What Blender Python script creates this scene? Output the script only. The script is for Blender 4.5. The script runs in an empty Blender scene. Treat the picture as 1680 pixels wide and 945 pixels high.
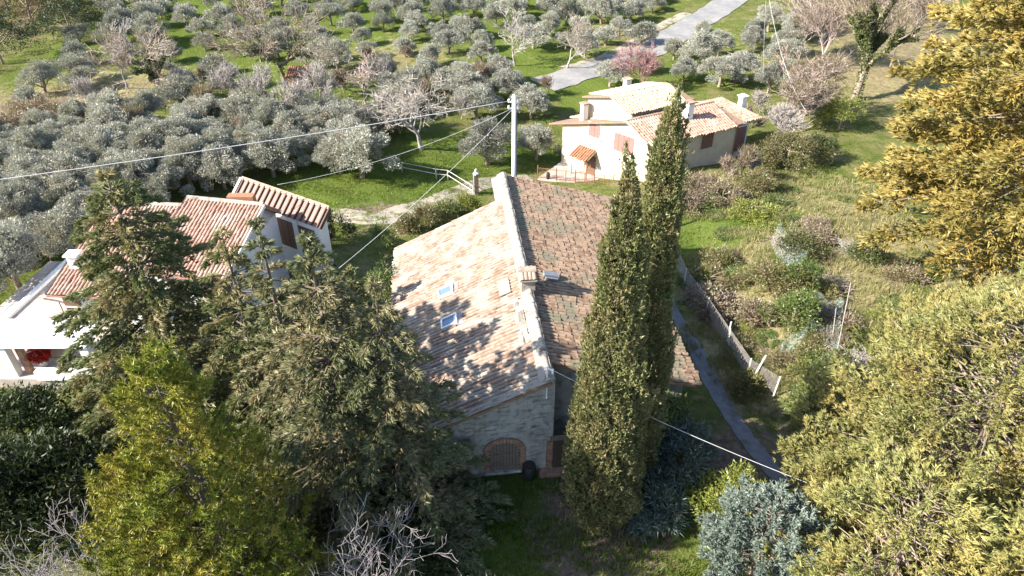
import bpy, math, numpy as np
from mathutils import Vector
# ------------------------------------------------------------------ camera, sky, sun, exposure
SC = bpy.context.scene
COL = SC.collection
PITCH, CAMH, FPX = math.radians(35), 24.0, 1156.0
cam = bpy.data.cameras.new('camera'); cam_ob = bpy.data.objects.new('camera', cam); COL.objects.link(cam_ob)
cam_ob.location = (0, 0, CAMH); cam_ob.rotation_euler = (math.radians(90) - PITCH, 0, 0)
cam.sensor_width = 36; cam.lens = FPX / 1680 * 36; cam.clip_end = 3000; SC.camera = cam_ob
SUN_EL, SHADOW_DIR = math.radians(34), math.radians(18)      # shadows fall right and a little away
world = bpy.data.worlds.new('World'); SC.world = world; world.use_nodes = True
wn = world.node_tree.nodes; sky = wn.new('ShaderNodeTexSky'); sky.sky_type = 'NISHITA'; sky.sun_disc = False
sky.sun_elevation = SUN_EL; sky.sun_rotation = math.radians(270) - SHADOW_DIR; sky.altitude = 300
world.node_tree.links.new(sky.outputs[0], wn['Background'].inputs[0]); wn['Background'].inputs[1].default_value = 0.11
sl = bpy.data.lights.new('sun', 'SUN'); sl.energy = 5.0; sl.angle = math.radians(0.5); sl.color = (1, .93, .82)
sun = bpy.data.objects.new('sun', sl); COL.objects.link(sun)
sun.rotation_euler = Vector((math.cos(SHADOW_DIR) * math.cos(SUN_EL), math.sin(SHADOW_DIR) * math.cos(SUN_EL), -math.sin(SUN_EL))).to_track_quat('-Z', 'Y').to_euler()
SC.view_settings.view_transform = 'Standard'; SC.view_settings.look = 'None'; SC.view_settings.gamma = 1
SC.view_settings.exposure = 1.7
SC.render.engine = 'CYCLES'
cy = SC.cycles; cy.max_bounces = 6; cy.diffuse_bounces = 3; cy.glossy_bounces = 2; cy.transmission_bounces = 3; cy.transparent_max_bounces = 12
cy.use_denoising = True; cy.caustics_reflective = False; cy.caustics_refractive = False

# ------------------------------------------------------------------ helpers
CP, SP = math.cos(PITCH), math.sin(PITCH)
def ray(px, py):
    x = (px - 840) / FPX; v = -(py - 472.5) / FPX
    return np.array((x, CP + v * SP, -SP + v * CP))
def atz(px, py, z=0.):
    d = ray(px, py); t = (z - CAMH) / d[2]; return np.array((d[0] * t, d[1] * t, z))
def aty(px, py, y):
    d = ray(px, py); t = y / d[1]; return np.array((d[0] * t, y, CAMH + d[2] * t))
def proj(x, y, z):
    r = z - CAMH; dep = y * CP - r * SP; up = y * SP + r * CP
    return 840 + x / dep * FPX, 472.5 - up / dep * FPX
def ss(a, b, v):
    t = np.clip((v - a) / (b - a), 0, 1); return t * t * (3 - 2 * t)
def gz(x, y):
    x = np.asarray(x, float); y = np.asarray(y, float)
    z = -2.7 * ss(22, 56, y) - 1.9 * np.exp(-((x - 6) ** 2 + (y - 60) ** 2) / 130) + 1.2 * np.exp(-((x - 14.5) ** 2 + (y - 53.5) ** 2) / 40) + 2.2 * ss(85, 150, y)
    z = z + .9 * ss(12.5, 16, x) * (1 - ss(40, 60, y)) - 1.2 * ss(14, 2, y) - .6 * ss(-6, -10, x) * ss(34, 24, y)
    return z + .10 * np.sin(x * .55 + 1) * np.sin(y * .43) + .06 * np.sin(x * 1.3 + y * .9)
def G(px, py):
    z = 0.
    for _ in range(14):
        p = atz(px, py, z); z = .5 * z + .5 * float(gz(p[0], p[1]))
    p = atz(px, py, z); return np.array((p[0], p[1], float(gz(p[0], p[1]))))
def nrm(v): return v / np.maximum(np.linalg.norm(v, axis=-1, keepdims=True), 1e-9)
def RNG(s): return np.random.default_rng(s)

def mesh(name, V, quads=None, tris=None, polys=None, mat=None, smooth=False, mats=None, mi=None):
    me = bpy.data.meshes.new(name); V = np.asarray(V, np.float32).reshape(-1, 3)
    if polys is not None:
        me.from_pydata([tuple(map(float, v)) for v in V], [], [tuple(map(int, p)) for p in polys])
    else:
        parts = []; sizes = []
        if quads is not None and len(quads): q = np.asarray(quads, np.int32).reshape(-1, 4); parts.append(q.ravel()); sizes.append(np.full(len(q), 4, np.int32))
        if tris is not None and len(tris): t = np.asarray(tris, np.int32).reshape(-1, 3); parts.append(t.ravel()); sizes.append(np.full(len(t), 3, np.int32))
        li = np.concatenate(parts); sz = np.concatenate(sizes); st = np.concatenate(([0], np.cumsum(sz)[:-1])).astype(np.int32)
        me.vertices.add(len(V)); me.vertices.foreach_set('co', V.ravel())
        me.loops.add(len(li)); me.loops.foreach_set('vertex_index', li)
        me.polygons.add(len(sz)); me.polygons.foreach_set('loop_start', st); me.polygons.foreach_set('loop_total', sz)
        me.update(calc_edges=True)
    for m in (mats or ([mat] if mat else [])): me.materials.append(m)
    if mi is not None: me.polygons.foreach_set('material_index', np.asarray(mi, np.int32))
    if smooth: me.polygons.foreach_set('use_smooth', np.ones(len(me.polygons), bool))
    me.update(); return me
def obj(name, me, parent=None, loc=None, rz=0., label=None, cat=None, group=None, kind=None, scale=None):
    o = bpy.data.objects.new(name, me); COL.objects.link(o)
    if parent is not None: o.parent = parent
    if loc is not None: o.location = [float(a) for a in loc]
    if rz: o.rotation_euler = (0, 0, rz)
    if scale is not None: o.scale = (scale,) * 3 if np.isscalar(scale) else scale
    if label: o['label'] = label
    if cat: o['category'] = cat
    if group: o['group'] = group
    if kind: o['kind'] = kind
    return o
def thing(name, label, cat, loc=(0, 0, 0), rz=0., group=None, scale=None):
    o = obj(name, None, None, loc, rz, label, cat, group, None, scale); o.empty_display_size = .3; return o
class MB:
    """collects boxes, prisms and tubes into one mesh"""
    def __init__(s): s.v = []; s.f = []; s.n = 0
    def add(s, V, F):
        V = [tuple(map(float, p)) for p in V]; s.v += V; s.f += [tuple(int(i) + s.n for i in f) for f in F]; s.n += len(V); return s
    def box(s, c, size, rz=0., ax=None):
        c = np.asarray(c, float); h = np.asarray(size, float) / 2
        if ax is None: ax = np.array(((math.cos(rz), math.sin(rz), 0), (-math.sin(rz), math.cos(rz), 0), (0, 0, 1)))
        V = [c + ax[0] * h[0] * i + ax[1] * h[1] * j + ax[2] * h[2] * k for k in (-1, 1) for j in (-1, 1) for i in (-1, 1)]
        return s.add(V, [(0, 2, 3, 1), (4, 5, 7, 6), (0, 1, 5, 4), (1, 3, 7, 5), (3, 2, 6, 7), (2, 0, 4, 6)])
    def beam(s, a, b, w, h=None, up=(0, 0, 1)):
        a = np.asarray(a, float); b = np.asarray(b, float); d = b - a; L = np.linalg.norm(d); d = d / L
        u = np.asarray(up, float)
        if abs(d @ u) > .95: u = np.array((0, 1., 0))
        sd = nrm(np.cross(d, u)); uu = np.cross(sd, d)
        return s.box((a + b) / 2, (L, w, h or w), ax=np.array((d, sd, uu)))
    def prism(s, base, top):
        n = len(base); return s.add(list(base) + list(top), [tuple(range(n))[::-1], tuple(range(n, 2 * n))] + [(i, (i + 1) % n, n + (i + 1) % n, n + i) for i in range(n)])
    def tube(s, pts, r, sides=6):
        pts = [np.asarray(p, float) for p in pts]; rs = [r] * len(pts) if np.isscalar(r) else list(r)
        base = []; F = []
        for i, p in enumerate(pts):
            d = nrm((pts[min(i + 1, len(pts) - 1)] - pts[max(i - 1, 0)])[None])[0]
            u = np.array((0, 0, 1.)) if abs(d[2]) < .9 else np.array((1., 0, 0))
            a = nrm(np.cross(d, u)[None])[0]; b = np.cross(d, a)
            base += [p + rs[i] * (a * math.cos(2 * math.pi * k / sides) + b * math.sin(2 * math.pi * k / sides)) for k in range(sides)]
        for i in range(len(pts) - 1):
            for k in range(sides): F.append((i * sides + k, i * sides + (k + 1) % sides, (i + 1) * sides + (k + 1) % sides, (i + 1) * sides + k))
        F += [tuple(range(sides))[::-1], tuple(range((len(pts) - 1) * sides, len(pts) * sides))]
        return s.add(base, F)
    def mesh(s, name, mat, smooth=False): return mesh(name, s.v, polys=s.f, mat=mat, smooth=smooth)
    def obj(s, name, mat, parent=None, smooth=False, **k): return obj(name, s.mesh(name, mat, smooth), parent, **k)

def rhombs(P, D, S, L, W):
    n = len(P); L = np.broadcast_to(np.asarray(L, float).reshape(-1, 1), (n, 1)); W = np.broadcast_to(np.asarray(W, float).reshape(-1, 1), (n, 1))
    V = np.empty((n, 3, 3)); V[:, 0] = P - S * W * .5; V[:, 1] = P + S * W * .5; V[:, 2] = P + D * L      # one pointed blade
    return V.reshape(-1, 3)
def sprays(r, P, D, k, L, W, spread, jit=0.):
    P = np.repeat(P, k, 0); D = np.repeat(D, k, 0); n = len(P)
    D = nrm(D + r.normal(0, spread, (n, 3))); S = nrm(np.cross(D, r.normal(0, 1, (n, 3))))
    if jit: P = P + r.normal(0, jit, (n, 3))
    return rhombs(P, D, S, L * r.uniform(.65, 1.3, n), W * r.uniform(.7, 1.3, n))
def leaf_mesh(name, V, mat):
    return mesh(name, V, tris=np.arange(len(V)), mat=mat)
def segs_mesh(name, segs, mat, sides=4):
    """tapered limbs: rows of p0(3) p1(3) r0 r1"""
    A = np.asarray(segs, float); n = len(A); p0, p1 = A[:, :3], A[:, 3:6]; d = nrm(p1 - p0)
    u = np.where(np.abs(d[:, 2:3]) < .9, np.array(((0, 0, 1.),)), np.array(((1., 0, 0),))); a = nrm(np.cross(d, u)); b = np.cross(d, a)
    V = np.empty((n, 2, sides, 3))
    for k in range(sides):
        c, s_ = math.cos(2 * math.pi * k / sides), math.sin(2 * math.pi * k / sides)
        V[:, 0, k] = p0 + (a * c + b * s_) * A[:, 6:7]; V[:, 1, k] = p1 + (a * c + b * s_) * A[:, 7:8]
    off = (np.arange(n) * 2 * sides)[:, None]; Q = []
    for k in range(sides): Q.append(np.stack([off[:, 0] + k, off[:, 0] + (k + 1) % sides, off[:, 0] + sides + (k + 1) % sides, off[:, 0] + sides + k], 1))
    return mesh(name, V.reshape(-1, 3), quads=np.concatenate(Q), mat=mat, smooth=True)

# ------------------------------------------------------------------ materials
def newmat(name):
    m = bpy.data.materials.new(name); m.use_nodes = True; nt = m.node_tree; nt.nodes.clear()
    out = nt.nodes.new('ShaderNodeOutputMaterial'); return m, nt, out
def N(nt, t, **k):
    n = nt.nodes.new(t)
    for a, b in k.items(): setattr(n, a, b)
    return n
def mixc(nt, f, a, b, mode='MIX'):
    m = N(nt, 'ShaderNodeMix', data_type='RGBA', blend_type=mode)
    for i, v in ((0, f), (6, a), (7, b)):
        if hasattr(v, 'links'): nt.links.new(v, m.inputs[i])
        elif i == 0: m.inputs[0].default_value = v
        else: m.inputs[i].default_value = (*v, 1) if len(v) == 3 else v
    return m.outputs[2]
def ramp(nt, f, lo, hi):
    m = N(nt, 'ShaderNodeMapRange'); m.inputs[1].default_value = lo; m.inputs[2].default_value = hi
    nt.links.new(f, m.inputs[0]); return m.outputs[0]
def noise(nt, scale, detail=4, vec=None, rough=.6):
    n = N(nt, 'ShaderNodeTexNoise'); n.inputs['Scale'].default_value = scale; n.inputs['Detail'].default_value = detail; n.inputs['Roughness'].default_value = rough
    if vec is None:
        vec = N(nt, 'ShaderNodeNewGeometry').outputs['Position']
    nt.links.new(vec, n.inputs['Vector']); return n.outputs['Fac']
def foliage(name, c1, c2, c3=None, trans=.3, nscale=.7, gloss=.04, ovar=.25):
    m, nt, out = newmat(name); geo = N(nt, 'ShaderNodeNewGeometry'); oi = N(nt, 'ShaderNodeObjectInfo')
    col = mixc(nt, ramp(nt, geo.outputs['Random Per Island'], -.35, 1.35), c1, c2)
    col = mixc(nt, ramp(nt, noise(nt, 3.2, 2), .36, .64), mixc(nt, .45, col, c1), mixc(nt, .45, col, c2))
    if c3: col = mixc(nt, ramp(nt, noise(nt, nscale, 3), .45, .66), col, c3)
    col = mixc(nt, ramp(nt, oi.outputs['Random'], 0, 1), col, mixc(nt, ovar, col, (0.0, 0.0, 0.0)))
    d = N(nt, 'ShaderNodeBsdfDiffuse'); t = N(nt, 'ShaderNodeBsdfTranslucent'); g = N(nt, 'ShaderNodeBsdfGlossy'); g.inputs['Roughness'].default_value = .45
    nt.links.new(col, d.inputs[0]); nt.links.new(mixc(nt, 1., col, (1.15, 1.1, .7), 'MULTIPLY'), t.inputs[0])
    ms = N(nt, 'ShaderNodeMixShader'); ms.inputs[0].default_value = trans; nt.links.new(d.outputs[0], ms.inputs[1]); nt.links.new(t.outputs[0], ms.inputs[2])
    mg = N(nt, 'ShaderNodeMixShader'); mg.inputs[0].default_value = gloss; nt.links.new(ms.outputs[0], mg.inputs[1]); nt.links.new(g.outputs[0], mg.inputs[2])
    nt.links.new(mg.outputs[0], out.inputs[0]); return m
def surf(name, c1, c2, scale=3., rough=.85, c3=None, s3=.6, lo3=.5, hi3=.62, bump=.0, bscale=20, spec=.3, metal=0., cell=None, cells=4.):
    """rough matte surface: two tones by noise, optional third tone in patches, optional random tone per piece, bump"""
    m, nt, out = newmat(name); b = N(nt, 'ShaderNodeBsdfPrincipled'); b.inputs['Roughness'].default_value = rough; b.inputs['Metallic'].default_value = metal
    b.inputs['Specular IOR Level'].default_value = spec
    col = mixc(nt, ramp(nt, noise(nt, scale, 6), .35, .65), c1, c2)
    if cell:
        vo = N(nt, 'ShaderNodeTexVoronoi'); vo.inputs['Scale'].default_value = cells; nt.links.new(N(nt, 'ShaderNodeNewGeometry').outputs['Position'], vo.inputs['Vector'])
        sep = N(nt, 'ShaderNodeSeparateColor'); nt.links.new(vo.outputs['Color'], sep.inputs[0]); col = mixc(nt, ramp(nt, sep.outputs[0], .45, .95), col, cell)
    if c3: col = mixc(nt, ramp(nt, noise(nt, s3, 5), lo3, hi3), col, c3)
    nt.links.new(col, b.inputs['Base Color'])
    if bump:
        bp = N(nt, 'ShaderNodeBump'); bp.inputs['Strength'].default_value = bump; bp.inputs['Distance'].default_value = .012
        nt.links.new(noise(nt, bscale, 5), bp.inputs['Height']); nt.links.new(bp.outputs[0], b.inputs['Normal'])
    nt.links.new(b.outputs[0], out.inputs[0]); return m
M = {}
M['tile_old'] = surf('tile_old', (.25, .175, .135), (.315, .25, .20), 5, .9, (.33, .295, .25), 1.1, .46, .62, .25, 40, .2, 0, (.20, .13, .095), 4.2)
M['tile_weathered'] = surf('tile_weathered', (.29, .19, .125), (.36, .265, .19), 5, .9, (.20, .18, .125), .7, .52, .64, .25, 40, .2, 0, (.18, .115, .08), 4.2)
M['tile_villa'] = surf('tile_villa', (.33, .195, .145), (.40, .265, .21), 4, .85, (.41, .31, .25), .8, .5, .66, .2, 30, .2, 0, (.28, .16, .115), 4.5)
M['tile_under'] = surf('tile_under', (.20, .13, .09), (.28, .19, .13), 6, .95)
M['tile_beige'] = surf('tile_beige', (.42, .32, .22), (.50, .40, .29), 4, .85, (.48, .38, .27), .8, .5, .66, .2, 30, .2, 0, (.38, .27, .18), 4.5)
M['mortar'] = surf('mortar', (.27, .24, .20), (.36, .325, .28), 4, .9, (.18, .15, .125), 2.2, .52, .64, .4, 25)
M['stone_wall'] = surf('stone_wall', (.32, .305, .285), (.44, .425, .395), 2.2, .95, (.21, .195, .17), 3.5, .52, .66, 1, 6)
M['plaster_white'] = surf('plaster_white', (.74, .73, .71), (.80, .79, .77), 2, .8, (.64, .62, .58), .7, .6, .75, .1, 30)
M['plaster_beige'] = surf('plaster_beige', (.50, .43, .32), (.56, .485, .37), 2, .85, (.42, .355, .26), .7, .55, .75, .1, 30)
M['brick'] = surf('brick', (.34, .19, .13), (.44, .28, .20), 8, .9, None, bump=.3, cell=(.26, .15, .11), cells=5)
M['wood_grey'] = surf('wood_grey', (.17, .13, .10), (.24, .19, .15), 9, .8, bump=.3, bscale=40)
M['wood_dark'] = surf('wood_dark', (.07, .05, .04), (.11, .08, .06), 9, .8)
M['shutter_pink'] = surf('shutter_pink', (.25, .13, .115), (.30, .165, .145), 8, .6)
M['shutter_brown'] = surf('shutter_brown', (.13, .075, .05), (.17, .10, .07), 8, .6)
M['metal_red'] = surf('metal_red', (.24, .115, .09), (.29, .145, .12), 2, .55, (.23, .14, .12), 1.2, .55, .7)
M['metal_dark'] = surf('metal_dark', (.05, .045, .04), (.08, .07, .06), 5, .5, metal=.4)
M['metal_grey'] = surf('metal_grey', (.20, .21, .23), (.27, .28, .30), 5, .5, metal=.3)
M['metal_rust'] = surf('metal_rust', (.20, .10, .07), (.28, .15, .10), 7, .8)
M['white_paint'] = surf('white_paint', (.78, .78, .77), (.82, .82, .81), 3, .5)
M['concrete'] = surf('concrete', (.52, .50, .46), (.60, .58, .54), 4, .9, (.42, .40, .36), 1.5, .55, .7, .2, 30)
M['gravel'] = surf('gravel', (.34, .31, .29), (.46, .42, .39), 14, .95, (.28, .26, .22), 1.2, .5, .7, .6, 30)
M['asphalt'] = surf('asphalt', (.185, .18, .175), (.235, .23, .225), 1.5, .9, (.27, .26, .245), .35, .5, .7, .2, 30)
M['path'] = surf('path', (.13, .13, .145), (.19, .185, .19), 3, .95, (.12, .11, .09), 1.1, .52, .66, .5, 18)
M['track'] = surf('track', (.26, .22, .17), (.35, .31, .26), 3, .95, (.13, .13, .05), .9, .5, .6, .5, 18)
M['paving'] = surf('paving', (.38, .32, .28), (.45, .39, .345), 3, .8, None, bump=.2, cell=(.33, .26, .225), cells=2)
M['red_flower'] = foliage('red_flower', (.55, .02, .015), (.65, .05, .03), trans=.2)
M['terracotta'] = surf('terracotta', (.27, .125, .07), (.33, .165, .095), 5, .8)
M['bark_pale'] = surf('bark_pale', (.33, .295, .265), (.43, .39, .355), 6, .9, (.23, .205, .175), 3, .55, .65)
M['bark_white'] = surf('bark_white', (.20, .175, .175), (.28, .25, .25), 6, .9)
M['bark_pink'] = surf('bark_pink', (.36, .28, .25), (.46, .37, .33), 6, .9)
M['bark_red'] = surf('bark_red', (.26, .14, .135), (.34, .20, .19), 6, .9)
M['bark_brown'] = surf('bark_brown', (.22, .17, .13), (.30, .24, .19), 6, .9)
M['bark_dark'] = surf('bark_dark', (.10, .08, .06), (.15, .12, .09), 6, .95)
M['wire'] = surf('wire', (.42, .42, .43), (.46, .46, .47), 3, .5)
M['glass'] = surf('glass', (.10, .16, .26), (.12, .19, .30), 1, .06, spec=.8)
M['black'] = surf('black', (.02, .02, .02), (.03, .03, .03), 4, .6)
# foliage
M['olive'] = foliage('olive_leaf', (.235, .24, .20), (.44, .445, .39), (.30, .295, .235), .22, .5, .05, .25)
M['olive_near'] = foliage('olive_leaf_near', (.245, .25, .21), (.46, .465, .41), (.31, .30, .24), .22, .5, .05, .25)
M['cypress'] = foliage('cypress_leaf', (.135, .155, .058), (.285, .285, .13), (.30, .26, .13), .18, 1.1, .03)
M['spruce'] = foliage('spruce_leaf', (.07, .10, .035), (.19, .205, .08), (.28, .235, .11), .15, .55, .03)
M['cedar'] = foliage('cedar_leaf', (.085, .11, .045), (.23, .235, .11), (.32, .27, .145), .15, .5, .03)
M['pine'] = foliage('pine_leaf', (.11, .145, .02), (.26, .275, .04), (.31, .265, .05), .18, .6, .03)
M['golden'] = foliage('golden_leaf', (.20, .17, .045), (.39, .325, .11), (.36, .265, .075), .18, .35, .03)
M['golden_green'] = foliage('golden_green_leaf', (.17, .185, .055), (.38, .375, .145), (.40, .335, .115), .18, .5, .03)
M['bluegreen'] = foliage('bluegreen_leaf', (.16, .21, .17), (.30, .36, .31), None, .2)
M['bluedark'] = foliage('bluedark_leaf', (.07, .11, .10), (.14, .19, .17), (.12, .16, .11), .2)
M['yellowgreen'] = foliage('yellowgreen_leaf', (.14, .17, .03), (.26, .28, .06), None, .3)
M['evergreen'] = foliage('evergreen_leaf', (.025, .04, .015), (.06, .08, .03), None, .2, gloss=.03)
M['ivy'] = foliage('ivy_leaf', (.05, .075, .02), (.13, .15, .05), (.17, .16, .07), .2)
M['shrub_green'] = foliage('shrub_green_leaf', (.07, .12, .025), (.16, .22, .06), (.17, .17, .06), .3, .9)
M['shrub_olive'] = foliage('shrub_olive_leaf', (.13, .13, .045), (.24, .23, .09), (.22, .18, .10), .3, .9)
M['shrub_brown'] = foliage('shrub_brown_leaf', (.19, .14, .10), (.32, .25, .19), (.24, .22, .12), .25, .9)
M['rust'] = foliage('rust_leaf', (.13, .075, .045), (.24, .15, .085), (.12, .08, .065), .25, .4)
M['grass'] = foliage('grass_blade', (.075, .13, .014), (.16, .23, .03), (.17, .19, .05), .35, .5, .03, 0)
M['grass_dry'] = foliage('grass_dry_blade', (.22, .20, .08), (.38, .34, .19), (.18, .20, .06), .3, .25, .03, 0)
# ------------------------------------------------------------------ terrain
def grid_axis(lo, hi, step, far, grow=1.35):
    c = list(np.arange(lo, hi + 1e-6, step)); s = step
    while c[-1] < far: s *= grow; c.append(c[-1] + s)
    s = step
    while c[0] > -far: s *= grow; c.insert(0, c[0] - s)
    return np.array(c)
def build_ground():
    xs = grid_axis(-70, 70, .8, 900); ys = grid_axis(6, 130, .8, 900); X, Y = np.meshgrid(xs, ys); Z = gz(X, Y)
    V = np.stack([X, Y, Z], -1).reshape(-1, 3); nx, ny = len(xs), len(ys)
    i, j = np.meshgrid(np.arange(nx - 1), np.arange(ny - 1)); a = (j * nx + i).ravel()
    me = mesh('ground', V, quads=np.stack([a, a + 1, a + nx + 1, a + nx], 1), smooth=True)
    # what grows where: (pixel of the place, radius in metres, dry, soil, lush)
    dry = np.zeros(len(V)); soil = np.zeros(len(V)); lush = np.zeros(len(V))
    for (px, py, r, d, s_, l) in COVER:
        c = G(px, py); w = np.exp(-((V[:, 0] - c[0]) ** 2 + (V[:, 1] - c[1]) ** 2) / (r * r))
        dry += d * w; soil += s_ * w; lush += l * w
    at = me.color_attributes.new('cover', 'FLOAT_COLOR', 'POINT')
    at.data.foreach_set('color', np.clip(np.stack([dry, soil, lush, np.ones(len(V))], 1), 0, 1).astype(np.float32).ravel())
    m, nt, out = newmat('ground_cover'); b = N(nt, 'ShaderNodeBsdfDiffuse')
    a_ = N(nt, 'ShaderNodeAttribute', attribute_name='cover'); sp = N(nt, 'ShaderNodeSeparateColor'); nt.links.new(a_.outputs['Color'], sp.inputs[0])
    def add(x, y, k):
        n = N(nt, 'ShaderNodeMath', operation='MULTIPLY_ADD'); nt.links.new(y, n.inputs[0]); n.inputs[1].default_value = k; nt.links.new(x, n.inputs[2]); return n.outputs[0]
    col = mixc(nt, ramp(nt, noise(nt, .9, 6), .38, .62), (.075, .10, .024), (.14, .14, .05))
    col = mixc(nt, ramp(nt, noise(nt, .35, 5), .5, .62), col, (.17, .15, .075))
    col = mixc(nt, ramp(nt, add(noise(nt, .8, 5), sp.outputs[2], .5), .72, .9), col, (.095, .128, .028))
    col = mixc(nt, ramp(nt, add(noise(nt, 1.1, 6), sp.outputs[0], .5), .66, .86), col, mixc(nt, ramp(nt, noise(nt, 3, 5), .4, .62), (.27, .23, .13), (.19, .17, .07)))
    col = mixc(nt, ramp(nt, add(noise(nt, 1.6, 6), sp.outputs[1], .5), .68, .84), col, mixc(nt, ramp(nt, noise(nt, 4, 5), .4, .62), (.14, .10, .07), (.23, .18, .14)))
    nt.links.new(col, b.inputs[0])
    bp = N(nt, 'ShaderNodeBump'); bp.inputs['Strength'].default_value = .9; bp.inputs['Distance'].default_value = .25; nt.links.new(noise(nt, 3.5, 6, rough=.7), bp.inputs['Height']); nt.links.new(bp.outputs[0], b.inputs['Normal'])
    nt.links.new(b.outputs[0], out.inputs[0]); me.materials.append(m)
    obj('ground', me, kind='structure')
COVER = [(1180, 560, 2.5, 1, 0, 0), (1230, 640, 2.5, .9, .1, 0), (1150, 470, 3, .7, 0, 0), (1500, 480, 7, .75, 0, 0), (1400, 520, 5, .7, .1, 0), (1330, 330, 6, .9, 0, 0), (1150, 310, 5, .5, .5, 0), (1260, 420, 4, .7, .1, 0),
         (1190, 365, 4.5, -.4, 0, 1.2), (1240, 350, 4, -.4, 0, 1), (1150, 420, 3, -.3, 0, .8), (1300, 365, 3, -.2, 0, .7), (1650, 470, 6, .8, 0, 0), (1340, 290, 3, 0, 0, .8),
         (620, 310, 7, 0, 0, 1), (720, 300, 5, 0, 0, 1), (500, 320, 5, 0, 0, 1), (730, 250, 5, 0, 0, 1), (890, 260, 4, .2, 0, .8), (640, 350, 2.5, .3, .7, -.5), (580, 350, 2, .3, .6, -.4), (740, 350, 2, .3, .3, 0),
         (820, 900, 3, 0, .1, .9), (900, 800, 3, 0, .1, .8), (1000, 890, 2.2, 0, 1.2, -.6), (960, 860, 2, 0, .8, -.3), (1100, 900, 3, 0, 0, 1), (800, 860, 2, 0, 0, 1), (1150, 760, 2, 0, .8, 0), (1280, 740, 3, 0, .6, 0),
         (60, 470, 5, 0, 0, 1), (30, 430, 4, 0, 0, .9), (200, 240, 6, 0, 0, .9), (410, 215, 8, 0, 0, .4), (220, 630, 5, 0, 0, .5), (100, 160, 9, .6, .2, 0), (250, 150, 9, .7, .2, 0), (640, 100, 12, .7, .3, 0),
         (130, 130, 8, 0, 0, .6), (330, 60, 22, 0, 0, 1), (560, 30, 28, 0, 0, 1), (700, 50, 18, 0, 0, 1), (850, 30, 22, 0, 0, .8), (400, 110, 14, 0, 0, .8), (1050, 60, 12, .6, .2, .2), (960, 140, 7, .1, 0, .8), (1200, 110, 10, 0, 0, .9),
         (1290, 60, 14, 0, 0, .6), (1400, 130, 12, .8, .3, 0), (1480, 60, 16, .6, .5, 0), (1080, 200, 6, 0, 0, .5), (30, 40, 14, .2, .5, 0), (20, 190, 7, .4, .5, 0)]
build_ground()
def sheet(name, pix, width, lift, mat, kind='structure', n=6, taper=None, **k):
    """a strip laid on the ground along a line of places"""
    P = np.array([G(*p)[:2] for p in pix]); T = np.linspace(0, len(P) - 1, (len(P) - 1) * n + 1)
    # smooth the line (Catmull-Rom)
    Q = []
    for t in T:
        i = min(int(t), len(P) - 2); f = t - i; p0, p1, p2, p3 = P[max(i - 1, 0)], P[i], P[i + 1], P[min(i + 2, len(P) - 1)]
        Q.append(.5 * (2 * p1 + (p2 - p0) * f + (2 * p0 - 5 * p1 + 4 * p2 - p3) * f * f + (3 * p1 - p0 - 3 * p2 + p3) * f ** 3))
    Q = np.array(Q); D = np.gradient(Q, axis=0); D /= np.linalg.norm(D, axis=1, keepdims=True); S = np.stack([-D[:, 1], D[:, 0]], 1); m = 5
    W = np.interp(np.linspace(0, 1, len(Q)), np.linspace(0, 1, len(taper)), taper) if taper else np.ones(len(Q))
    V = []; r = RNG(len(pix) * 7 + int(width * 10))
    for q, s_, w in zip(Q, S, W):
        for kx in np.linspace(-1, 1, m + 1):
            e = r.uniform(-.05, .05) * min(width, 2.5) if abs(kx) == 1 else 0
            p = q + s_ * (kx * width / 2 * w + e); V.append((p[0], p[1], float(gz(p[0], p[1])) + lift))
    nq = len(Q); F = [(i * (m + 1) + j, i * (m + 1) + j + 1, (i + 1) * (m + 1) + j + 1, (i + 1) * (m + 1) + j) for i in range(nq - 1) for j in range(m)]
    return obj(name, mesh(name, V, quads=F, mat=mat, smooth=True), kind=kind, **k)
sheet('road', [(890, 140), (960, 118), (1030, 98), (1090, 70), (1140, 38), (1185, 10), (1240, -30), (1300, -70)], 4.3, .07, M['asphalt'], n=12)
sheet('road_verge', [(925, 112), (1000, 90), (1050, 62), (1090, 40), (1130, 22)], 1.6, .05, M['track'])
sheet('garden_path', [(1085, 420), (1100, 500), (1125, 545), (1150, 590), (1180, 650), (1215, 705), (1245, 745), (1290, 800)], .85, .03, M['path'], taper=[.6, .8, 1, 1, 1, 1, .8])
sheet('farm_track', [(440, 330), (540, 352), (610, 358), (670, 345), (740, 322), (800, 300), (870, 292)], 2.6, .03, M['track'], taper=[.4, .8, 1, 1, .8, .5])

# ------------------------------------------------------------------ roof tiles
def tile_shape(L=.44, r0=.104, r1=.090, seg=5, th=.016):
    V = []; F = []
    for (x, r) in ((0, r1), (L, r0)):
        for k in range(seg + 1): a = math.pi * k / seg; V.append((x, -r * math.cos(a), r * math.sin(a) * .85))
    for k in range(seg + 1): a = math.pi * k / seg; V.append((L - .005, -(r0 - th) * math.cos(a), (r0 - th) * math.sin(a) * .85))
    for k in range(seg + 1): a = math.pi * k / seg; V.append((L, -r0 * math.cos(a), r0 * math.sin(a) * .85))
    n = seg + 1
    for k in range(seg): F += [(k, n + k, n + k + 1, k + 1), (3 * n + k, 2 * n + k, 2 * n + k + 1, 3 * n + k + 1)]
    return np.array(V), np.array(F)
TV, TF = tile_shape()
def inpoly(U, Vv, poly):
    ins = np.zeros(len(U), bool); n = len(poly)
    for i in range(n):
        (x1, y1), (x2, y2) = poly[i], poly[(i + 1) % n]
        c = ((y1 > Vv) != (y2 > Vv)) & (U < (x2 - x1) * (Vv - y1) / (y2 - y1 + 1e-12) + x1); ins ^= c
    return ins
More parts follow.
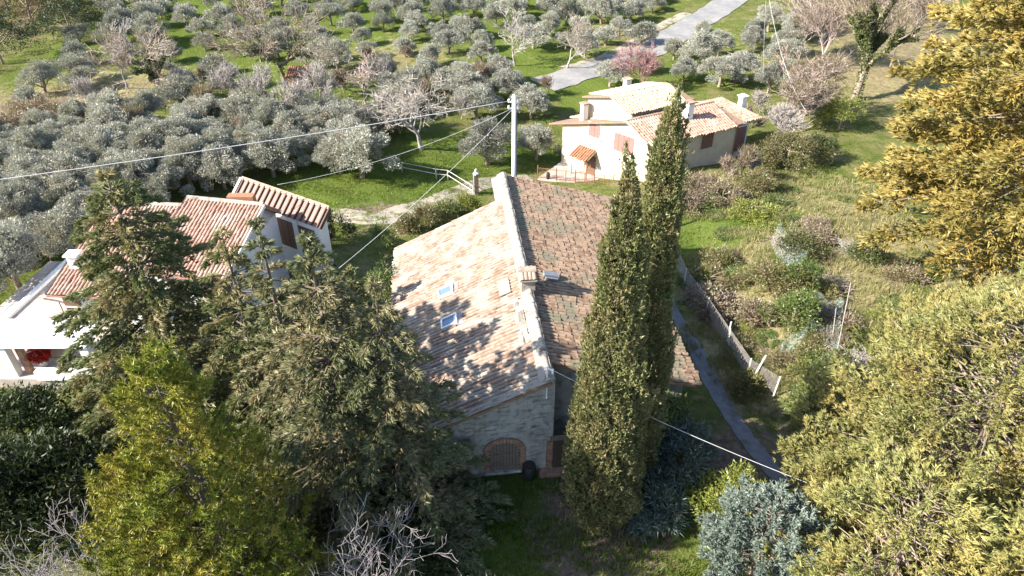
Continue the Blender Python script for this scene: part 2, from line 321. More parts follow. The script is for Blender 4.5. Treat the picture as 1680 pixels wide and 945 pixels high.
def tile_frames(r, O, a, d, ulen, vlen, pu=.235, pv=.345, scale=1., poly=None, holes=(), lift=.02, jit=1.):
    """frames (origin, along-slope, across, normal) for cover tiles on a slope: O upper corner, a along the ridge, d down the slope"""
    a = nrm(np.asarray(a, float)[None])[0]; d = nrm(np.asarray(d, float)[None])[0]; n = np.cross(a, d); n = n if n[2] > 0 else -n
    U, W = np.meshgrid(np.arange(pu / 2, ulen, pu), np.arange(0, vlen - pv * .3, pv)); U = U.ravel(); W = W.ravel()
    U = U + r.normal(0, .012, len(U)) * jit; W = W + r.normal(0, .025, len(W)) * jit
    keep = np.ones(len(U), bool)
    if poly is not None: keep &= inpoly(U, W + .15, poly)
    for h in holes: keep &= ~inpoly(U, W + .2, h)
    U, W = U[keep], W[keep]; P = np.asarray(O, float) + U[:, None] * a + W[:, None] * d + n * (lift + r.uniform(0, .015, len(U))[:, None] * jit)
    D = nrm(d + a * r.normal(0, .035, (len(U), 1)) * jit + n * (.022 + r.normal(0, .010, (len(U), 1)) * jit)); A = nrm(np.cross(n, D)); Nn = np.cross(D, A)
    s_ = np.full((len(U), 1), scale) * r.uniform(.94, 1.05, (len(U), 1)); return P, D, A, Nn, s_
def tiles_mesh(name, fr, mat):
    P, D, A, Nn, s_ = fr; n = len(P)
    V = P[:, None] + s_[:, None] * (TV[None, :, 0:1] * D[:, None] + TV[None, :, 1:2] * A[:, None] + TV[None, :, 2:3] * Nn[:, None])
    F = TF[None] + (np.arange(n) * len(TV))[:, None, None]
    return mesh(name, V.reshape(-1, 3), quads=F.reshape(-1, 4), mat=mat, smooth=True)
def tile_objects(parent, fr, idx, mat, name='roof_tile'):
    from mathutils import Matrix
    me = mesh(name, TV, quads=TF, mat=mat, smooth=True); P, D, A, Nn, s_ = fr
    for i in idx:
        o = obj(name, me, parent); m = np.eye(4); m[:3, 0] = D[i] * s_[i]; m[:3, 1] = A[i] * s_[i]; m[:3, 2] = Nn[i] * s_[i]; m[:3, 3] = P[i]; o.matrix_local = Matrix(m.tolist())
def sub(fr, keep): return tuple(x[keep] for x in fr)
def slab(mb, pts, th):
    pts = [np.asarray(p, float) for p in pts]; n = nrm(np.cross(pts[1] - pts[0], pts[2] - pts[0])[None])[0]; n = n if n[2] > 0 else -n
    return mb.prism([p - n * th for p in pts], pts)

# ------------------------------------------------------------------ the stone farmhouse
FO = np.array((1.5, 20.05, 0.)); FE = nrm(np.array(((-.109, .994, 0),)))[0]; FP = np.array((FE[1], -FE[0], 0.))
def FH(u, v, z): return FO + FP * u + FE * v + np.array((0, 0, z))
def hit(px, py, p0, n):
    d = ray(px, py); c = np.array((0, 0, CAMH)); return c + d * (((np.asarray(p0) - c) @ n) / (d @ n))
def fuv(p): q = p - FO; return float(q @ FP), float(q @ FE)
def farmhouse():
    r = RNG(3); T = thing('stone_farmhouse', 'long old stone farmhouse with pale terracotta tile roof and arched wooden door', 'house')
    RZ, LW, LE = 5.5, 6.6, 2.45; RW, RE, RZ2 = 6.45, 3.5, 5.3
    kl = (RZ - LE) / LW; kr = (RZ2 - RE) / RW
    mb = MB(); pro = [(-6.25, -2.), (.25, -2.), (.25, RZ - .22), (0, RZ - .2), (-6.25, RZ - kl * 6.25 - .16)]
    mb.prism([FH(u, .4, z) for u, z in pro], [FH(u, 15.05, z) for u, z in pro]); mb.obj('wall', M['stone_wall'], T)
    pro = [(.1, -2.), (6.1, -2.), (6.1, RZ2 - kr * 6.1 - .16), (.1, RZ2 - .18)]
    MB().prism([FH(u, 1.75, z) for u, z in pro], [FH(u, 18.1, z) for u, z in pro]).obj('wall', M['stone_wall'], T)
    # slopes
    lo = MB(); slab(lo, [FH(0, 0, RZ), FH(0, 15.4, RZ), FH(-LW, 15.4, LE), FH(-LW, 0, LE)], .12); left = lo.obj('roof_slope', M['tile_under'], T, label='sunlit left roof slope with skylights')
    ro = MB(); slab(ro, [FH(.02, 1.35, RZ2), FH(RW, 1.35, RE), FH(RW, 18.4, RE), FH(.02, 18.4, RZ2)], .12); right = ro.obj('roof_slope', M['tile_under'], T, label='darker right roof slope')
    nl = nrm(np.cross(FH(0, 1, RZ) - FH(0, 0, RZ), FH(-LW, 0, LE) - FH(0, 0, RZ))[None])[0]; nl = nl * np.sign(nl[2])
    nr_ = nrm(np.cross(FH(0, 1, RZ2) - FH(0, 0, RZ2), FH(RW, 0, RE) - FH(0, 0, RZ2))[None])[0]; nr_ = nr_ * np.sign(nr_[2])
    dl = nrm((FH(-LW, 0, LE) - FH(0, 0, RZ))[None])[0]; dr = nrm((FH(RW, 0, RE) - FH(0, 0, RZ2))[None])[0]
    def lcoord(px, py):
        p = hit(px, py, FH(0, 0, RZ), nl); q = p - FH(0, 0, RZ); return float(q @ FE), float(q @ dl)
    holes = []
    sky_c = [lcoord(733, 480), lcoord(739, 530)]
    for (u, v) in sky_c: holes.append([(u - .42, v - .45), (u + .42, v - .45), (u + .42, v + .45), (u - .42, v + .45)])
    L1 = np.linalg.norm(FH(-LW, 0, LE) - FH(0, 0, RZ)); L2 = np.linalg.norm(FH(RW, 0, RE) - FH(0, 0, RZ2))
    fl = tile_frames(r, FH(0, 0, RZ), FE, dl, 15.4, L1, holes=holes); frr = tile_frames(r, FH(0.02, 1.35, RZ2), FE, dr, 17.05, L2)
    # the tiles that show largest stay single pieces
    def show(fr, box):
        px, py = proj(fr[0][:, 0], fr[0][:, 1], fr[0][:, 2]); return np.where((px > box[0]) & (px < box[2]) & (py > box[1]) & (py < box[3]))[0]
    a = show(fl, (745, 560, 906, 652)); a = a[np.argsort(np.linalg.norm(fl[0][a] - np.array((0, 0, CAMH)), axis=1))][:200]
    b = show(frr, (880, 440, 965, 602)); b = b[np.argsort(np.linalg.norm(frr[0][b] - np.array((0, 0, CAMH)), axis=1))][:95]
    tile_objects(T, fl, a, M['tile_old']); tile_objects(T, frr, b, M['tile_weathered'])
    ka = np.ones(len(fl[0]), bool); ka[a] = False; kb = np.ones(len(frr[0]), bool); kb[b] = False
    obj('roof_tiles', tiles_mesh('roof_tiles', sub(fl, ka), M['tile_old']), left, kind='stuff'); obj('roof_tiles', tiles_mesh('roof_tiles', sub(frr, kb), M['tile_weathered']), right, kind='stuff')
    # ridge: mortar bed and ridge tiles
    rb = MB(); rb.prism([FH(-.42, .1, RZ - .17), FH(.12, .1, RZ - .2), FH(.12, .1, RZ + .09), FH(-.10, .1, RZ + .12), FH(-.42, .1, RZ - .06)], [FH(-.42, 18.35, RZ - .17), FH(.12, 18.35, RZ - .2), FH(.12, 18.35, RZ + .09), FH(-.10, 18.35, RZ + .12), FH(-.42, 18.35, RZ - .06)])
    slab(rb, [FH(-.05, 15.35, RZ - .03), FH(-.05, 18.4, RZ - .03), FH(-.75, 18.4, RZ - .34), FH(-.75, 15.35, RZ - .34)], .2)
    ridge = rb.obj('ridge', M['mortar'], T)
    n = 50; P = np.array([FH(-.03 + r.normal(0, .01), .2 + i * .362, RZ + .055 + r.normal(0, .008)) for i in range(n)])
    Dv = np.tile(FE * -1., (n, 1)); Dv = nrm(Dv + r.normal(0, .02, (n, 3))); A = nrm(np.cross(np.array((0, 0, 1.)), Dv)); fr = (P + FE * .36, Dv, A, np.cross(Dv, A), np.full((n, 1), 1.25))
    tile_objects(T, fr, range(n), M['mortar'], 'ridge_tile')
    # lichened rake edge and mortar repair
    mb = MB(); slab(mb, [FH(-.03, .02, RZ + .115), FH(-.03, .3, RZ + .115), FH(-3.2, .3, RZ - kl * 3.2 + .115), FH(-3.2, .02, RZ - kl * 3.2 + .115)], .06); mb.obj('rake_mortar', M['mortar'], T)
    u, v = lcoord(829, 474); mb = MB(); c = FH(0, 0, RZ) + FE * u + dl * v; mb.box(c + nl * .12, (1.15, .55, .05), ax=np.array((FE, dl, nl))); mb.obj('flashing', M['mortar'], T)
    for i in range(7):   # repairs along the crown of the roof
        c = FH(0, 0, RZ) + FE * r.uniform(2.2, 6) + dl * r.uniform(.55, .8); MB().box(c + nl * .1, (r.uniform(.4, .9), r.uniform(.25, .5), .07), ax=np.array((FE, dl, nl))).obj('mortar_patch', M['mortar'], ridge)
    # skylights
    for i, (u, v) in enumerate(sky_c):
        c = FH(0, 0, RZ) + FE * u + dl * v; ax = np.array((FE, dl, nl)); tilt = .10 if i else .03
        f = MB()
        for sx in (-1, 1): f.box(c + FE * sx * .34 + nl * .10, (.08, .82, .16), ax=ax); f.box(c + dl * sx * .38 + nl * .10, (.6, .08, .155), ax=ax)
        s_ = f.obj('skylight', M['white_paint'], T); MB().box(c + nl * .11, (.62, .70, .03), ax=ax).obj('pane', M['glass'], s_)
        MB().box(c + nl * .15 - dl * .30, (.62, .10, .02), ax=ax).obj('blind', M['metal_grey'], s_)
        MB().box(c - dl * .55 + nl * .09, (.9, .25, .02), ax=ax).obj('flashing', M['metal_grey'], s_)
    # chimney with a little tiled roof
    c = hit(865, 452, FH(0, 0, 6.05), np.array((0, 0, 1.))); cu, cv = fuv(c); cb = MB(); cb.box(FH(cu, cv, 5.55), (.62, .95, 1.0), rz=math.atan2(FP[1], FP[0])); ch = cb.obj('chimney', M['mortar'], T)
    MB().box(FH(cu, cv, 6.09), (.78, 1.12, .06), rz=math.atan2(FP[1], FP[0])).obj('slab', M['mortar'], ch)
    for side in (-1, 1):
        for k in range(4):
            P = FH(cu - .27 + k * .18, cv, 6.33)[None]; D = nrm((FE * side - np.array((0, 0, .42)))[None]); A = nrm(np.cross(np.array(((0, 0, 1.),)), D)); tile_objects(ch, (P, D, A, np.cross(D, A), np.full((1, 1), 1.3)), [0], M['tile_old'], 'cap_tile')
    P = FH(cu - .42, cv, 6.36)[None]; D = FP[None].copy(); A = nrm(np.cross(np.array(((0, 0, 1.),)), D)); tile_objects(ch, (P, D, A, np.cross(D, A), np.full((1, 1), 1.85)), [0], M['tile_old'], 'cap_ridge_tile')
    for sx in (-1, 1): MB().box(FH(cu + sx * .26, cv, 6.19), (.09, .8, .14), rz=math.atan2(FP[1], FP[0])).obj('pier', M['brick'], ch)
    # grey vent box beside the chimney
    c = hit(902, 457, FH(0, 0, RZ2), nr_) + nr_ * .18; v_ = MB().box(c, (.34, .75, .22), ax=np.array((FE, dr, nr_))).obj('vent_box', M['metal_grey'], T)
    MB().box(c - FE * .28 - nr_ * .02, (.14, .6, .12), ax=np.array((FE, dr, nr_))).obj('pipe', M['metal_grey'], v_)
    # gable wall front (v = .4): arched door with brick surround
    n = -FE; p0 = FH(0, .4, 0); b0 = hit(805, 771, p0, n); b1 = hit(851, 767, p0, n); uL, _ = fuv(b0); uR, _ = fuv(b1); zb = (b0[2] + b1[2]) / 2; w = uR - uL; hs = 1.25; uc = (uL + uR) / 2
    rise = .42
    def arch(u): return zb + hs + rise * math.sqrt(max(0, 1 - ((u - uc) / (w / 2)) ** 2))
    rec = [(uL, zb)] + [(uR, zb)] + [(uc + w / 2 * math.cos(t), zb + hs + rise * math.sin(t)) for t in np.linspace(0, math.pi, 12)]
    MB().prism([FH(u, .372, z) for u, z in rec], [FH(u, .39, z) for u, z in rec]).obj('door_reveal', M['wood_dark'], T)
    dm = MB(); dm.box(FH(uc, .33, zb + .95), (w, .04, .09), rz=math.atan2(FP[1], FP[0])); dm.box(FH(uc, .33, zb + .2), (w, .04, .08), rz=math.atan2(FP[1], FP[0])); door = dm.obj('door', M['wood_grey'], T, label='arched plank door')
    npl = 9
    for i in range(npl):
        a0 = uL + w * i / npl + .012; a1 = uL + w * (i + 1) / npl - .012; ps = [(a0, zb + .02), (a1, zb + .02), (a1, arch(a1)), ((a0 + a1) / 2, arch((a0 + a1) / 2)), (a0, arch(a0))]
        MB().prism([FH(u, .345, z) for u, z in ps], [FH(u, .368, z) for u, z in ps]).obj('plank', M['wood_grey'], door)
    sur = MB().box(FH(uc, .33, zb - .06), (w + .5, .22, .10), rz=math.atan2(FP[1], FP[0])).obj('door_sill', M['stone_wall'], T)
    bm = MB().box((0, 0, 0), (.11, .10, .24)).mesh('brick', M['brick']); rz0 = math.atan2(FP[1], FP[0])
    for k in range(17):
        t = math.pi * (k + .5) / 17; o = obj('brick', bm, T); o.location = FH(uc + (w / 2 + .13) * math.cos(t), .36, zb + hs + (rise + .13) * math.sin(t)).tolist(); o.rotation_euler = (0, math.atan2((w / 2) * math.cos(t), rise * math.sin(t) + .12) * .9, rz0)
    bm2 = MB().box((0, 0, 0), (.24, .10, .075)).mesh('brick', M['brick'])
    for sgn in (-1, 1):
        for k in range(14):
            o = obj('brick', bm2, T); o.location = FH(uc + sgn * (w / 2 + .12 + (.05 if k % 2 else 0)), .36, zb + .05 + k * .088).tolist(); o.rotation_euler = (0, 0, rz0)
    # second door, half hidden by the cypress
    b0 = hit(906, 765, p0, n); u0, _ = fuv(b0); z0 = b0[2]
    MB().box(FH(u0 + .5, .38, z0 + .85), (1.0, .03, 1.75), rz=rz0).obj('door_reveal', M['wood_dark'], T)
    MB().box(FH(u0 + .5, .34, z0 + 1.8), (1.3, .16, .14), rz=rz0).obj('lintel', M['wood_grey'], T)
    d2 = MB().box(FH(u0 + .5, .345, z0 + .5), (1.0, .02, .08), rz=rz0).obj('door', M['wood_dark'], T)
    for i in range(6): MB().box(FH(u0 + .09 + i * .165, .355, z0 + .85), (.15, .03, 1.7), rz=rz0).obj('plank', M['wood_dark'], d2)
    for k in range(18): o = obj('brick', bm2, T); o.location = FH(u0 - .13 - (.05 if k % 2 else 0), .36, z0 + .05 + k * .09).tolist(); o.rotation_euler = (0, 0, rz0)
    MB().box(FH(u0 + .5, .2, z0 - .12), (2.2, .55, .18), rz=rz0).obj('doorstep', M['brick'], T)
    # rough face stones standing proud of the gable plaster
    sm = []
    for i in range(4):
        q = RNG(40 + i); m = MB().box((0, 0, 0), (.34 + .1 * q.random(), .07, .17 + .06 * q.random())); m.v = [tuple(np.array(v) + q.uniform(-.035, .035, 3)) for v in m.v]; sm.append(m.mesh('wall_stone', M['stone_wall']))
    cnt = 0
    for zr in np.arange(.1, 5.2, .24):
        for uu in np.arange(-4.4, 1.6, .43):
            uq = uu + r.uniform(-.12, .12); zq = zr + r.uniform(-.03, .03)
            if zq > RZ + kl * min(uq, 0) - .35 or (abs(uq - uc) < w / 2 + .4 and zq < zb + hs + rise + .35) or (uq > u0 - .45 and zq < z0 + 2.0) or r.random() < .28 or uq > .1: continue
            o = obj('wall_stone', sm[cnt % 4], T); o.location = FH(uq, .395, zq).tolist(); o.rotation_euler = (0, r.normal(0, .04), rz0); cnt += 1
    # cable bracket on the gable
    br = MB(); br.tube([FH(-.12, .22, 4.5), FH(-.12, .22, 6.15)], .035); br.tube([FH(-.12, .22, 6.1), FH(.05, .0, 6.1)], .022); b_ = br.obj('cable_bracket', M['white_paint'], T)
    MB().tube([FH(.05, 0, 6.0), FH(.05, 0, 6.2)], [.05, .04], 8).obj('insulator', M['white_paint'], b_)
    gt = MB(); gt.tube([FH(RW + .06, 1.4, RE - .12), FH(RW + .06, 18.3, RE - .16)], .07, 6); gt.obj('gutter', M['metal_rust'], T)
    return T
farmhouse()

# ------------------------------------------------------------------ villa on the left
def villa():
    r = RNG(8); T = thing('white_villa', 'white walled villa with several pink tile roofs behind the dark conifers', 'house')
    def roof(p_l, p_r, zr, run, drop, hw, name='roof', back=True, ext_l=0, ext_r=0):
        A_ = atz(*p_l, zr); B_ = atz(*p_r, zr); a = nrm((B_ - A_)[None])[0]; A_ = A_ - a * ext_l; B_ = B_ + a * ext_r; f = np.array((a[1], -a[0], 0)); f = f if f[1] < 0 else -f
        D = f * run - np.array((0, 0, drop)); Lr = np.linalg.norm(B_ - A_); Ls = np.linalg.norm(D)
        mb = MB(); slab(mb, [A_, B_, B_ + D, A_ + D], .14); Bk = -f * run * .32 - np.array((0, 0, drop * .75)); slab(mb, [A_, B_, B_ + Bk, A_ + Bk], .139)
        ro = mb.obj(name, M['tile_under'], T)
        fr = tile_frames(r, A_, a, D, Lr, Ls, .215, .36); fr2 = tile_frames(r, A_, a, Bk, Lr, np.linalg.norm(Bk), .215, .36)
        obj('roof_tiles', tiles_mesh('roof_tiles', tuple(np.concatenate([x, y]) for x, y in zip(fr, fr2)), M['tile_villa']), ro, kind='stuff')
        rt = MB(); rt.tube([A_ + np.array((0, 0, .05)), B_ + np.array((0, 0, .05))], .14, 8); rt.obj('ridge', M['mortar'], ro)
        gu = MB(); e = f * .06 - np.array((0, 0, .04)); gu.tube([A_ + D + e, B_ + D + e], .06, 6); gu.obj('gutter', M['metal_rust'], ro)
        i = .3; w = MB(); zb = -3.; pts = [A_ + a * i + Bk * .9, B_ - a * i + Bk * .9, B_ - a * i, B_ - a * i + D * .93, A_ + a * i + D * .93, A_ + a * i]
        w.prism([(p[0], p[1], zb) for p in pts], [p - np.array((0, 0, .17)) for p in pts]); w.obj('wall', M['plaster_white'], T)
        return A_, B_, a, f, D
    A1, B1, a1, f1, D1 = roof((308, 325), (433, 337), 4.9, 5.2, 1.75, 3)
    A2, B2, a2, f2, D2 = roof((178, 333), (305, 338), 4.0, 7.0, 1.75, 3)
    # barge board on the right rake, chimney on the lower roof
    MB().beam(B1 + a1 * .05, B1 + D1 + a1 * .05, .06, .22).obj('barge_board', M['plaster_white'], T)
    MB().beam(A1 - a1 * .05 + np.array((0, 0, .03)), A1 + D1 - a1 * .05, .08, .14).obj('gutter', M['metal_dark'], T)
    MB().beam(A2 - a2 * .06 + np.array((0, 0, .02)), A2 + D2 - a2 * .06, .10, .16).obj('barge_board', M['metal_dark'], T)
    c = hit(128, 438, A2, nrm(np.cross(a2, D2)[None])[0]); ch = MB().box(c + np.array((0, 0, .3)), (.55, .5, 1.0)).obj('chimney', M['plaster_white'], T); MB().box(c + np.array((0, 0, .86)), (.75, .7, .08)).obj('cap', M['plaster_white'], ch)
    c = A1 + a1 * 3.1 - f1 * .5; ch = MB().box(c + np.array((0, 0, -.1)), (1.5, .5, .7)).obj('chimney', M['terracotta'], T)
    # windows on the eave walls
    for (Av, av, fv, Dv, ks) in ((A2, a2, f2, D2, (.8, 2.6)), (A1, a1, f1, D1, (1.5, 3.5))):
        for k in ks:
            c = Av + Dv * .93 + av * k - np.array((0, 0, 1.2)) + fv * .02; ax = np.array((av, fv, (0, 0, 1.)))
            wdw = MB().box(c, (.95, .06, 1.15), ax=ax).obj('window', M['shutter_brown'], T); MB().box(c + fv * .05, (1.1, .1, .06), ax=ax).obj('sill', M['concrete'], wdw)
    return T
villa()
def annex():
    T = thing('ribbed_roof_annex', 'white annex with red ribbed metal roof and dark openings', 'outbuilding')
    zh, zl = 4.0, 3.1; A_ = atz(397, 292, zh); B_ = atz(540, 341, zh); C_ = atz(522, 374, zl); a = nrm((B_ - A_)[None])[0]; f = np.array((a[1], -a[0], 0)); f = f if f[1] < 0 else -f
    run = float((C_ - B_) @ f); D = f * run - np.array((0, 0, zh - zl)); L = float(np.linalg.norm(B_ - A_)); up = np.array((0, 0, 1.))
    mb = MB(); slab(mb, [A_, B_, B_ + D, A_ + D], .06); ro = mb.obj('roof', M['metal_red'], T); n = nrm(np.cross(a, D)[None])[0]; n = n * np.sign(n[2])
    for i in range(16): p = A_ + a * (.25 + i * (L - .4) / 15); MB().beam(p + n * .05, p + D + n * .05, .07, .10, n).obj('rib', M['wood_dark'], ro)  # ribs coloured dark to stand for the shadows they cast across the roof
    MB().beam(A_ + n * .03 - a * .04, A_ + D + n * .03 - a * .04, .16, .1, n).obj('flashing', M['white_paint'], ro); MB().beam(B_ + a * .05 - n * .05, B_ + D + a * .05 - n * .05, .06, .22, n).obj('barge_board', M['wood_dark'], ro)
    MB().beam(A_ + n * .04, B_ + n * .04, .22, .06, n).obj('ridge_cap', M['tile_villa'], ro)
    w = MB(); pts = [A_ + a * .25 + D * .12, B_ - a * .25 + D * .12, B_ - a * .25 + D * .9, A_ + a * .25 + D * .9]; w.prism([(p[0], p[1], -3) for p in pts], [p - up * .15 for p in pts]); w.obj('wall', M['plaster_white'], T)
    # wide dark openings between white piers
    q0 = A_ + a * .25 + D * .9; LL = L - .5; ax = np.array((a, f, up)); zt = zl - .35
    for (s0, s1) in ((.9 + 1.6, 4.9), (5.35, LL - .35)):
        c = q0 + a * (s0 + s1) / 2; c = np.array((c[0], c[1], zt - 1.0)) + f * .012; d = MB().box(c, (s1 - s0, .03, 1.9), ax=ax).obj('opening', M['wood_dark'], T)
        k = 5
        for i in range(k): MB().box(c + a * ((i + .5) / k - .5) * (s1 - s0) + f * .03, ((s1 - s0) / k - .03, .03, 1.86), ax=ax).obj('plank', M['shutter_brown'], d)
    MB().box(np.array((*(q0 + a * 5.12)[:2], zl - 1.5)) + f * .04, (.4, .08, 2.7), ax=ax).obj('pier', M['plaster_white'], T)
    return T
annex()
def terrace():
    P = [atz(118, 428, 0), atz(-60, 595, 0), atz(-60, 622, 0), atz(175, 622, 0), atz(190, 428, 0)]
    o = MB().prism([(p[0], p[1], -2.) for p in P], [(p[0], p[1], 0.) for p in P]).obj('terrace', M['paving'], kind='structure')
    a, b = P[0], P[1]; d = nrm((b - a)[None])[0]; s_ = np.array((d[1], -d[0], 0)); s_ = s_ if s_[0] < 0 else -s_
    MB().beam(a + s_ * .15 + np.array((0, 0, .06)), b + s_ * .15 + np.array((0, 0, .06)), .3, .25).obj('terrace_kerb', M['plaster_white'], kind='structure')
    q = [a + s_ * .32, b + s_ * .32, b + s_ * 1.5, a + s_ * 1.5]; MB().prism([(p[0], p[1], -2.) for p in q], [(p[0], p[1], -.08) for p in q]).obj('gravel_walk', M['gravel'], kind='structure')
    F = thing('terrace_fence', 'low dark metal rail fence along the gravel walk left of the villa', 'fence'); L = np.linalg.norm(b - a); n = 9
    for i in range(n): p = a + d * L * i / (n - 1) + s_ * 1.4; MB().tube([p + np.array((0, 0, -.1)), p + np.array((0, 0, .95))], .025, 5).obj('post', M['metal_rust'], F)
    for z in (.3, .6, .93): MB().tube([a + s_ * 1.4 + np.array((0, 0, z)), b + s_ * 1.4 + np.array((0, 0, z))], .015, 5).obj('rail', M['metal_rust'], F)
    # portico
    T = thing('white_portico', 'white flat roofed portico with white pillars at the left edge', 'portico')
    y0, y1, x0, x1 = 26.4, 28.2, -28.5, -20.7
    MB().box(((x0 + x1) / 2, (y0 + y1) / 2, 2.2), (x1 - x0, y1 - y0, .3)).obj('roof', M['white_paint'], T)
    MB().box(((x0 + x1) / 2, y0 - .03, 2.03), (x1 - x0 + .1, .08, .12)).obj('fascia', M['white_paint'], T)
    for x in (-25.0, -20.95): MB().box((x, 26.65, 1.02), (.42, .4, 2.05)).obj('pillar', M['plaster_white'], T)
    MB().box((-24.45, 26.9, 1.0), (.25, .3, 2.0)).obj('pillar', M['brick'], T, label='brown inner pillar')
    MB().box((-22.2, 26.35, .3), (3.0, .35, .55)).obj('parapet', M['plaster_white'], T)
    MB().box((-22.6, 28.05, .35), (3.2, .2, .6)).obj('bench', M['paving'], T)
    h = MB(); z = 1.0; P = [np.array((*atz(72, 490, z)[:2], z)), np.array((*atz(96, 494, z)[:2], z)), np.array((*atz(118, 501, z)[:2], z)), np.array((*atz(128, 525, z)[:2], z))]; h.tube(P, .05, 6); hr = thing('dark_handrail', 'thin dark curved handrail on the terrace beside the villa', 'handrail')
    h.obj('rail', M['metal_dark'], hr)
    for p in P[1:]: MB().tube([(p[0], p[1], 0), p], .03, 5).obj('post', M['metal_dark'], hr)
    # pot of red flowers
    R = thing('flower_pot', 'round pot of bright red flowers under the white portico', 'flower pot', (-24.0, 27.35, 0)); r = RNG(4)
    MB().tube([(0, 0, 0), (0, 0, .35), (0, 0, .40)], [.18, .28, .30], 12).obj('pot', M['white_paint'], R, True)
    n = 500; P = r.normal(0, 1, (n, 3)); P = nrm(P) * np.array((.50, .40, .34)) * r.uniform(.6, 1.15, (n, 1)) + np.array((0, 0, .72)); obj('leaves', leaf_mesh('leaves', sprays(r, P[:90] * .9, nrm(P[:90] - np.array((0, 0, .5))), 2, .16, .08, .7), M['shrub_green']), R); obj('flowers', leaf_mesh('flowers', sprays(r, P, nrm(P - np.array((0, 0, .5))), 2, .14, .10, .6), M['red_flower']), R)
terrace()

# ------------------------------------------------------------------ beige house beyond
def beige_house():
    r = RNG(12); T = thing('beige_house', 'two storey beige house with pink shutters and tiled roof beyond the farmhouse', 'house'); up = np.array((0, 0, 1.))
    C = np.array((11.9, 53.7, 0)); e1 = np.array((.883, .469, 0)); e2 = nrm(np.array(((-.72, .69, 0),)))[0]; Lr = 8.6
    zC, zA, zF, sA, sF = 1.0, 1.85, -.25, 3.0, 10.1; zb = -6.
    fac = [(0, zb), (sF, zb), (sF, zF - .15), (sA, zA - .15), (0, zC - .15)]
    MB().prism([C + e2 * s + up * z for s, z in fac], [C + e2 * s + up * z + e1 * Lr for s, z in fac]).obj('wall', M['plaster_beige'], T)
    o = .4
    def P(s, t, z): return C + e2 * s + e1 * t + up * z
    kR = (zA - zC) / sA; kL = (zA - zF) / (sF - sA); zc, zf = zC - kR * o, zF - kL * o
    for (q, nm, mt) in (([P(sA, -o, zA), P(sA, Lr + o, zA), P(-o, Lr + o, zc), P(-o, -o, zc)], 'right', M['tile_villa']), ([P(sA, -o, zA), P(sA, Lr + o, zA), P(sF + o + .8, Lr + o, zf - .2), P(sF + o + .8, -o, zf - .2)], 'left', M['tile_beige'])):
        mb = MB(); slab(mb, q, .13); ro = mb.obj('roof_slope', M['tile_under'], T); d = q[3] - q[0]
        fr = tile_frames(r, q[0], e1, d - e1 * float(d @ e1), Lr + 2 * o, float(np.linalg.norm(d)), .26, .38, 1.25); obj('roof_tiles', tiles_mesh('roof_tiles', fr, mt), ro, kind='stuff')
    MB().tube([P(sA, -o, zA + .06), P(sA, Lr + o, zA + .06)], .13, 8).obj('ridge', M['tile_villa'], T)
    # upper storey block with its own low roof
    s0, s1, t0, t1, zt = 4.2, 9.0, 1.5, 7.4, 2.15
    ub = [P(s0, t0, 0), P(s1, t0, 0), P(s1, t1, 0), P(s0, t1, 0)]; MB().prism([(p[0], p[1], -1) for p in ub], [(p[0], p[1], zt) for p in ub]).obj('wall', M['plaster_beige'], T)
    sm = 6.4; e = .35
    for (sa, mt) in ((s0 - e, M['tile_beige']), (s1 + e, M['tile_beige'])):
        q = [P(sm, t0 - e, zt + .75), P(sm, t1 + e, zt + .75), P(sa, t1 + e, zt + .02), P(sa, t0 - e, zt + .02)]; mb = MB(); slab(mb, q, .12); ro = mb.obj('roof_slope', M['tile_under'], T); d = q[3] - q[0]
        obj('roof_tiles', tiles_mesh('roof_tiles', tile_frames(r, q[0], e1, d - e1 * float(d @ e1), t1 - t0 + 2 * e, float(np.linalg.norm(d)), .26, .38, 1.25), mt), ro, kind='stuff')
    g = [P(s0, t0, zt - .01), P(s1, t0, zt - .01), P(sm, t0, zt + .65)]; MB().prism(g, [p + e1 * .2 for p in g]).obj('gable', M['plaster_beige'], T)
    # chimneys
    for (px, py, y, h, w) in ((958, 190, 60.2, 1.1, .5), (1027, 158, 64.5, 1.6, .55), (1127, 200, 57.2, 1.7, .6)):
        b = aty(px, py, y); c = MB().box(b + up * (h / 2 - .3), (w, w, h + .6), rz=.49).obj('chimney', M['plaster_white'], T); MB().box(b + up * (h + .06), (w + .2, w + .2, .1), rz=.49).obj('cap', M['tile_villa'], c)
    # windows, shutters and door of the sunny facade (normal looks back to the left)
    n = np.cross(e2, up); n = n if n[1] < 0 else -n; ax = np.array((e2, n, up)); p0 = P(0, 0, 0)
    def on(px, py): return hit(px, py, p0, n)
    def sh(px, py, w, h, mat, leaves=2, nm='window'):
        c = on(px, py); f = MB().box(c + n * .02, (w + .16, .06, h + .16), ax=ax).obj(nm, M['plaster_white'], T)
        for i in range(leaves): MB().box(c + n * .06 + e2 * ((i + .5) / leaves - .5) * w, (w / leaves - .03, .05, h), ax=ax).obj('shutter', mat, f)
        MB().box(c + n * .06 - up * (h / 2 + .1), (w + .3, .16, .06), ax=ax).obj('sill', M['concrete'], f)
    sh(976, 214, 1.25, 1.2, M['shutter_pink']); sh(1024, 236, 2.1, 1.6, M['shutter_pink'], 4)
    c = on(969, 275); dr = MB().box(c + n * .03, (1.0, .08, 2.2), ax=ax).obj('door', M['shutter_brown'], T); MB().box(c + n * .09 + e2 * .35, (.06, .08, .18), ax=ax).obj('handle', M['metal_grey'], dr)
    a = on(964, 249); mb = MB(); slab(mb, [a + e2 * 1.0 + up * .35, a - e2 * 1.0 + up * .35, a - e2 * 1.0 + n * 1.2 - up * .15, a + e2 * 1.0 + n * 1.2 - up * .15], .1); cn = mb.obj('door_canopy', M['tile_under'], T)
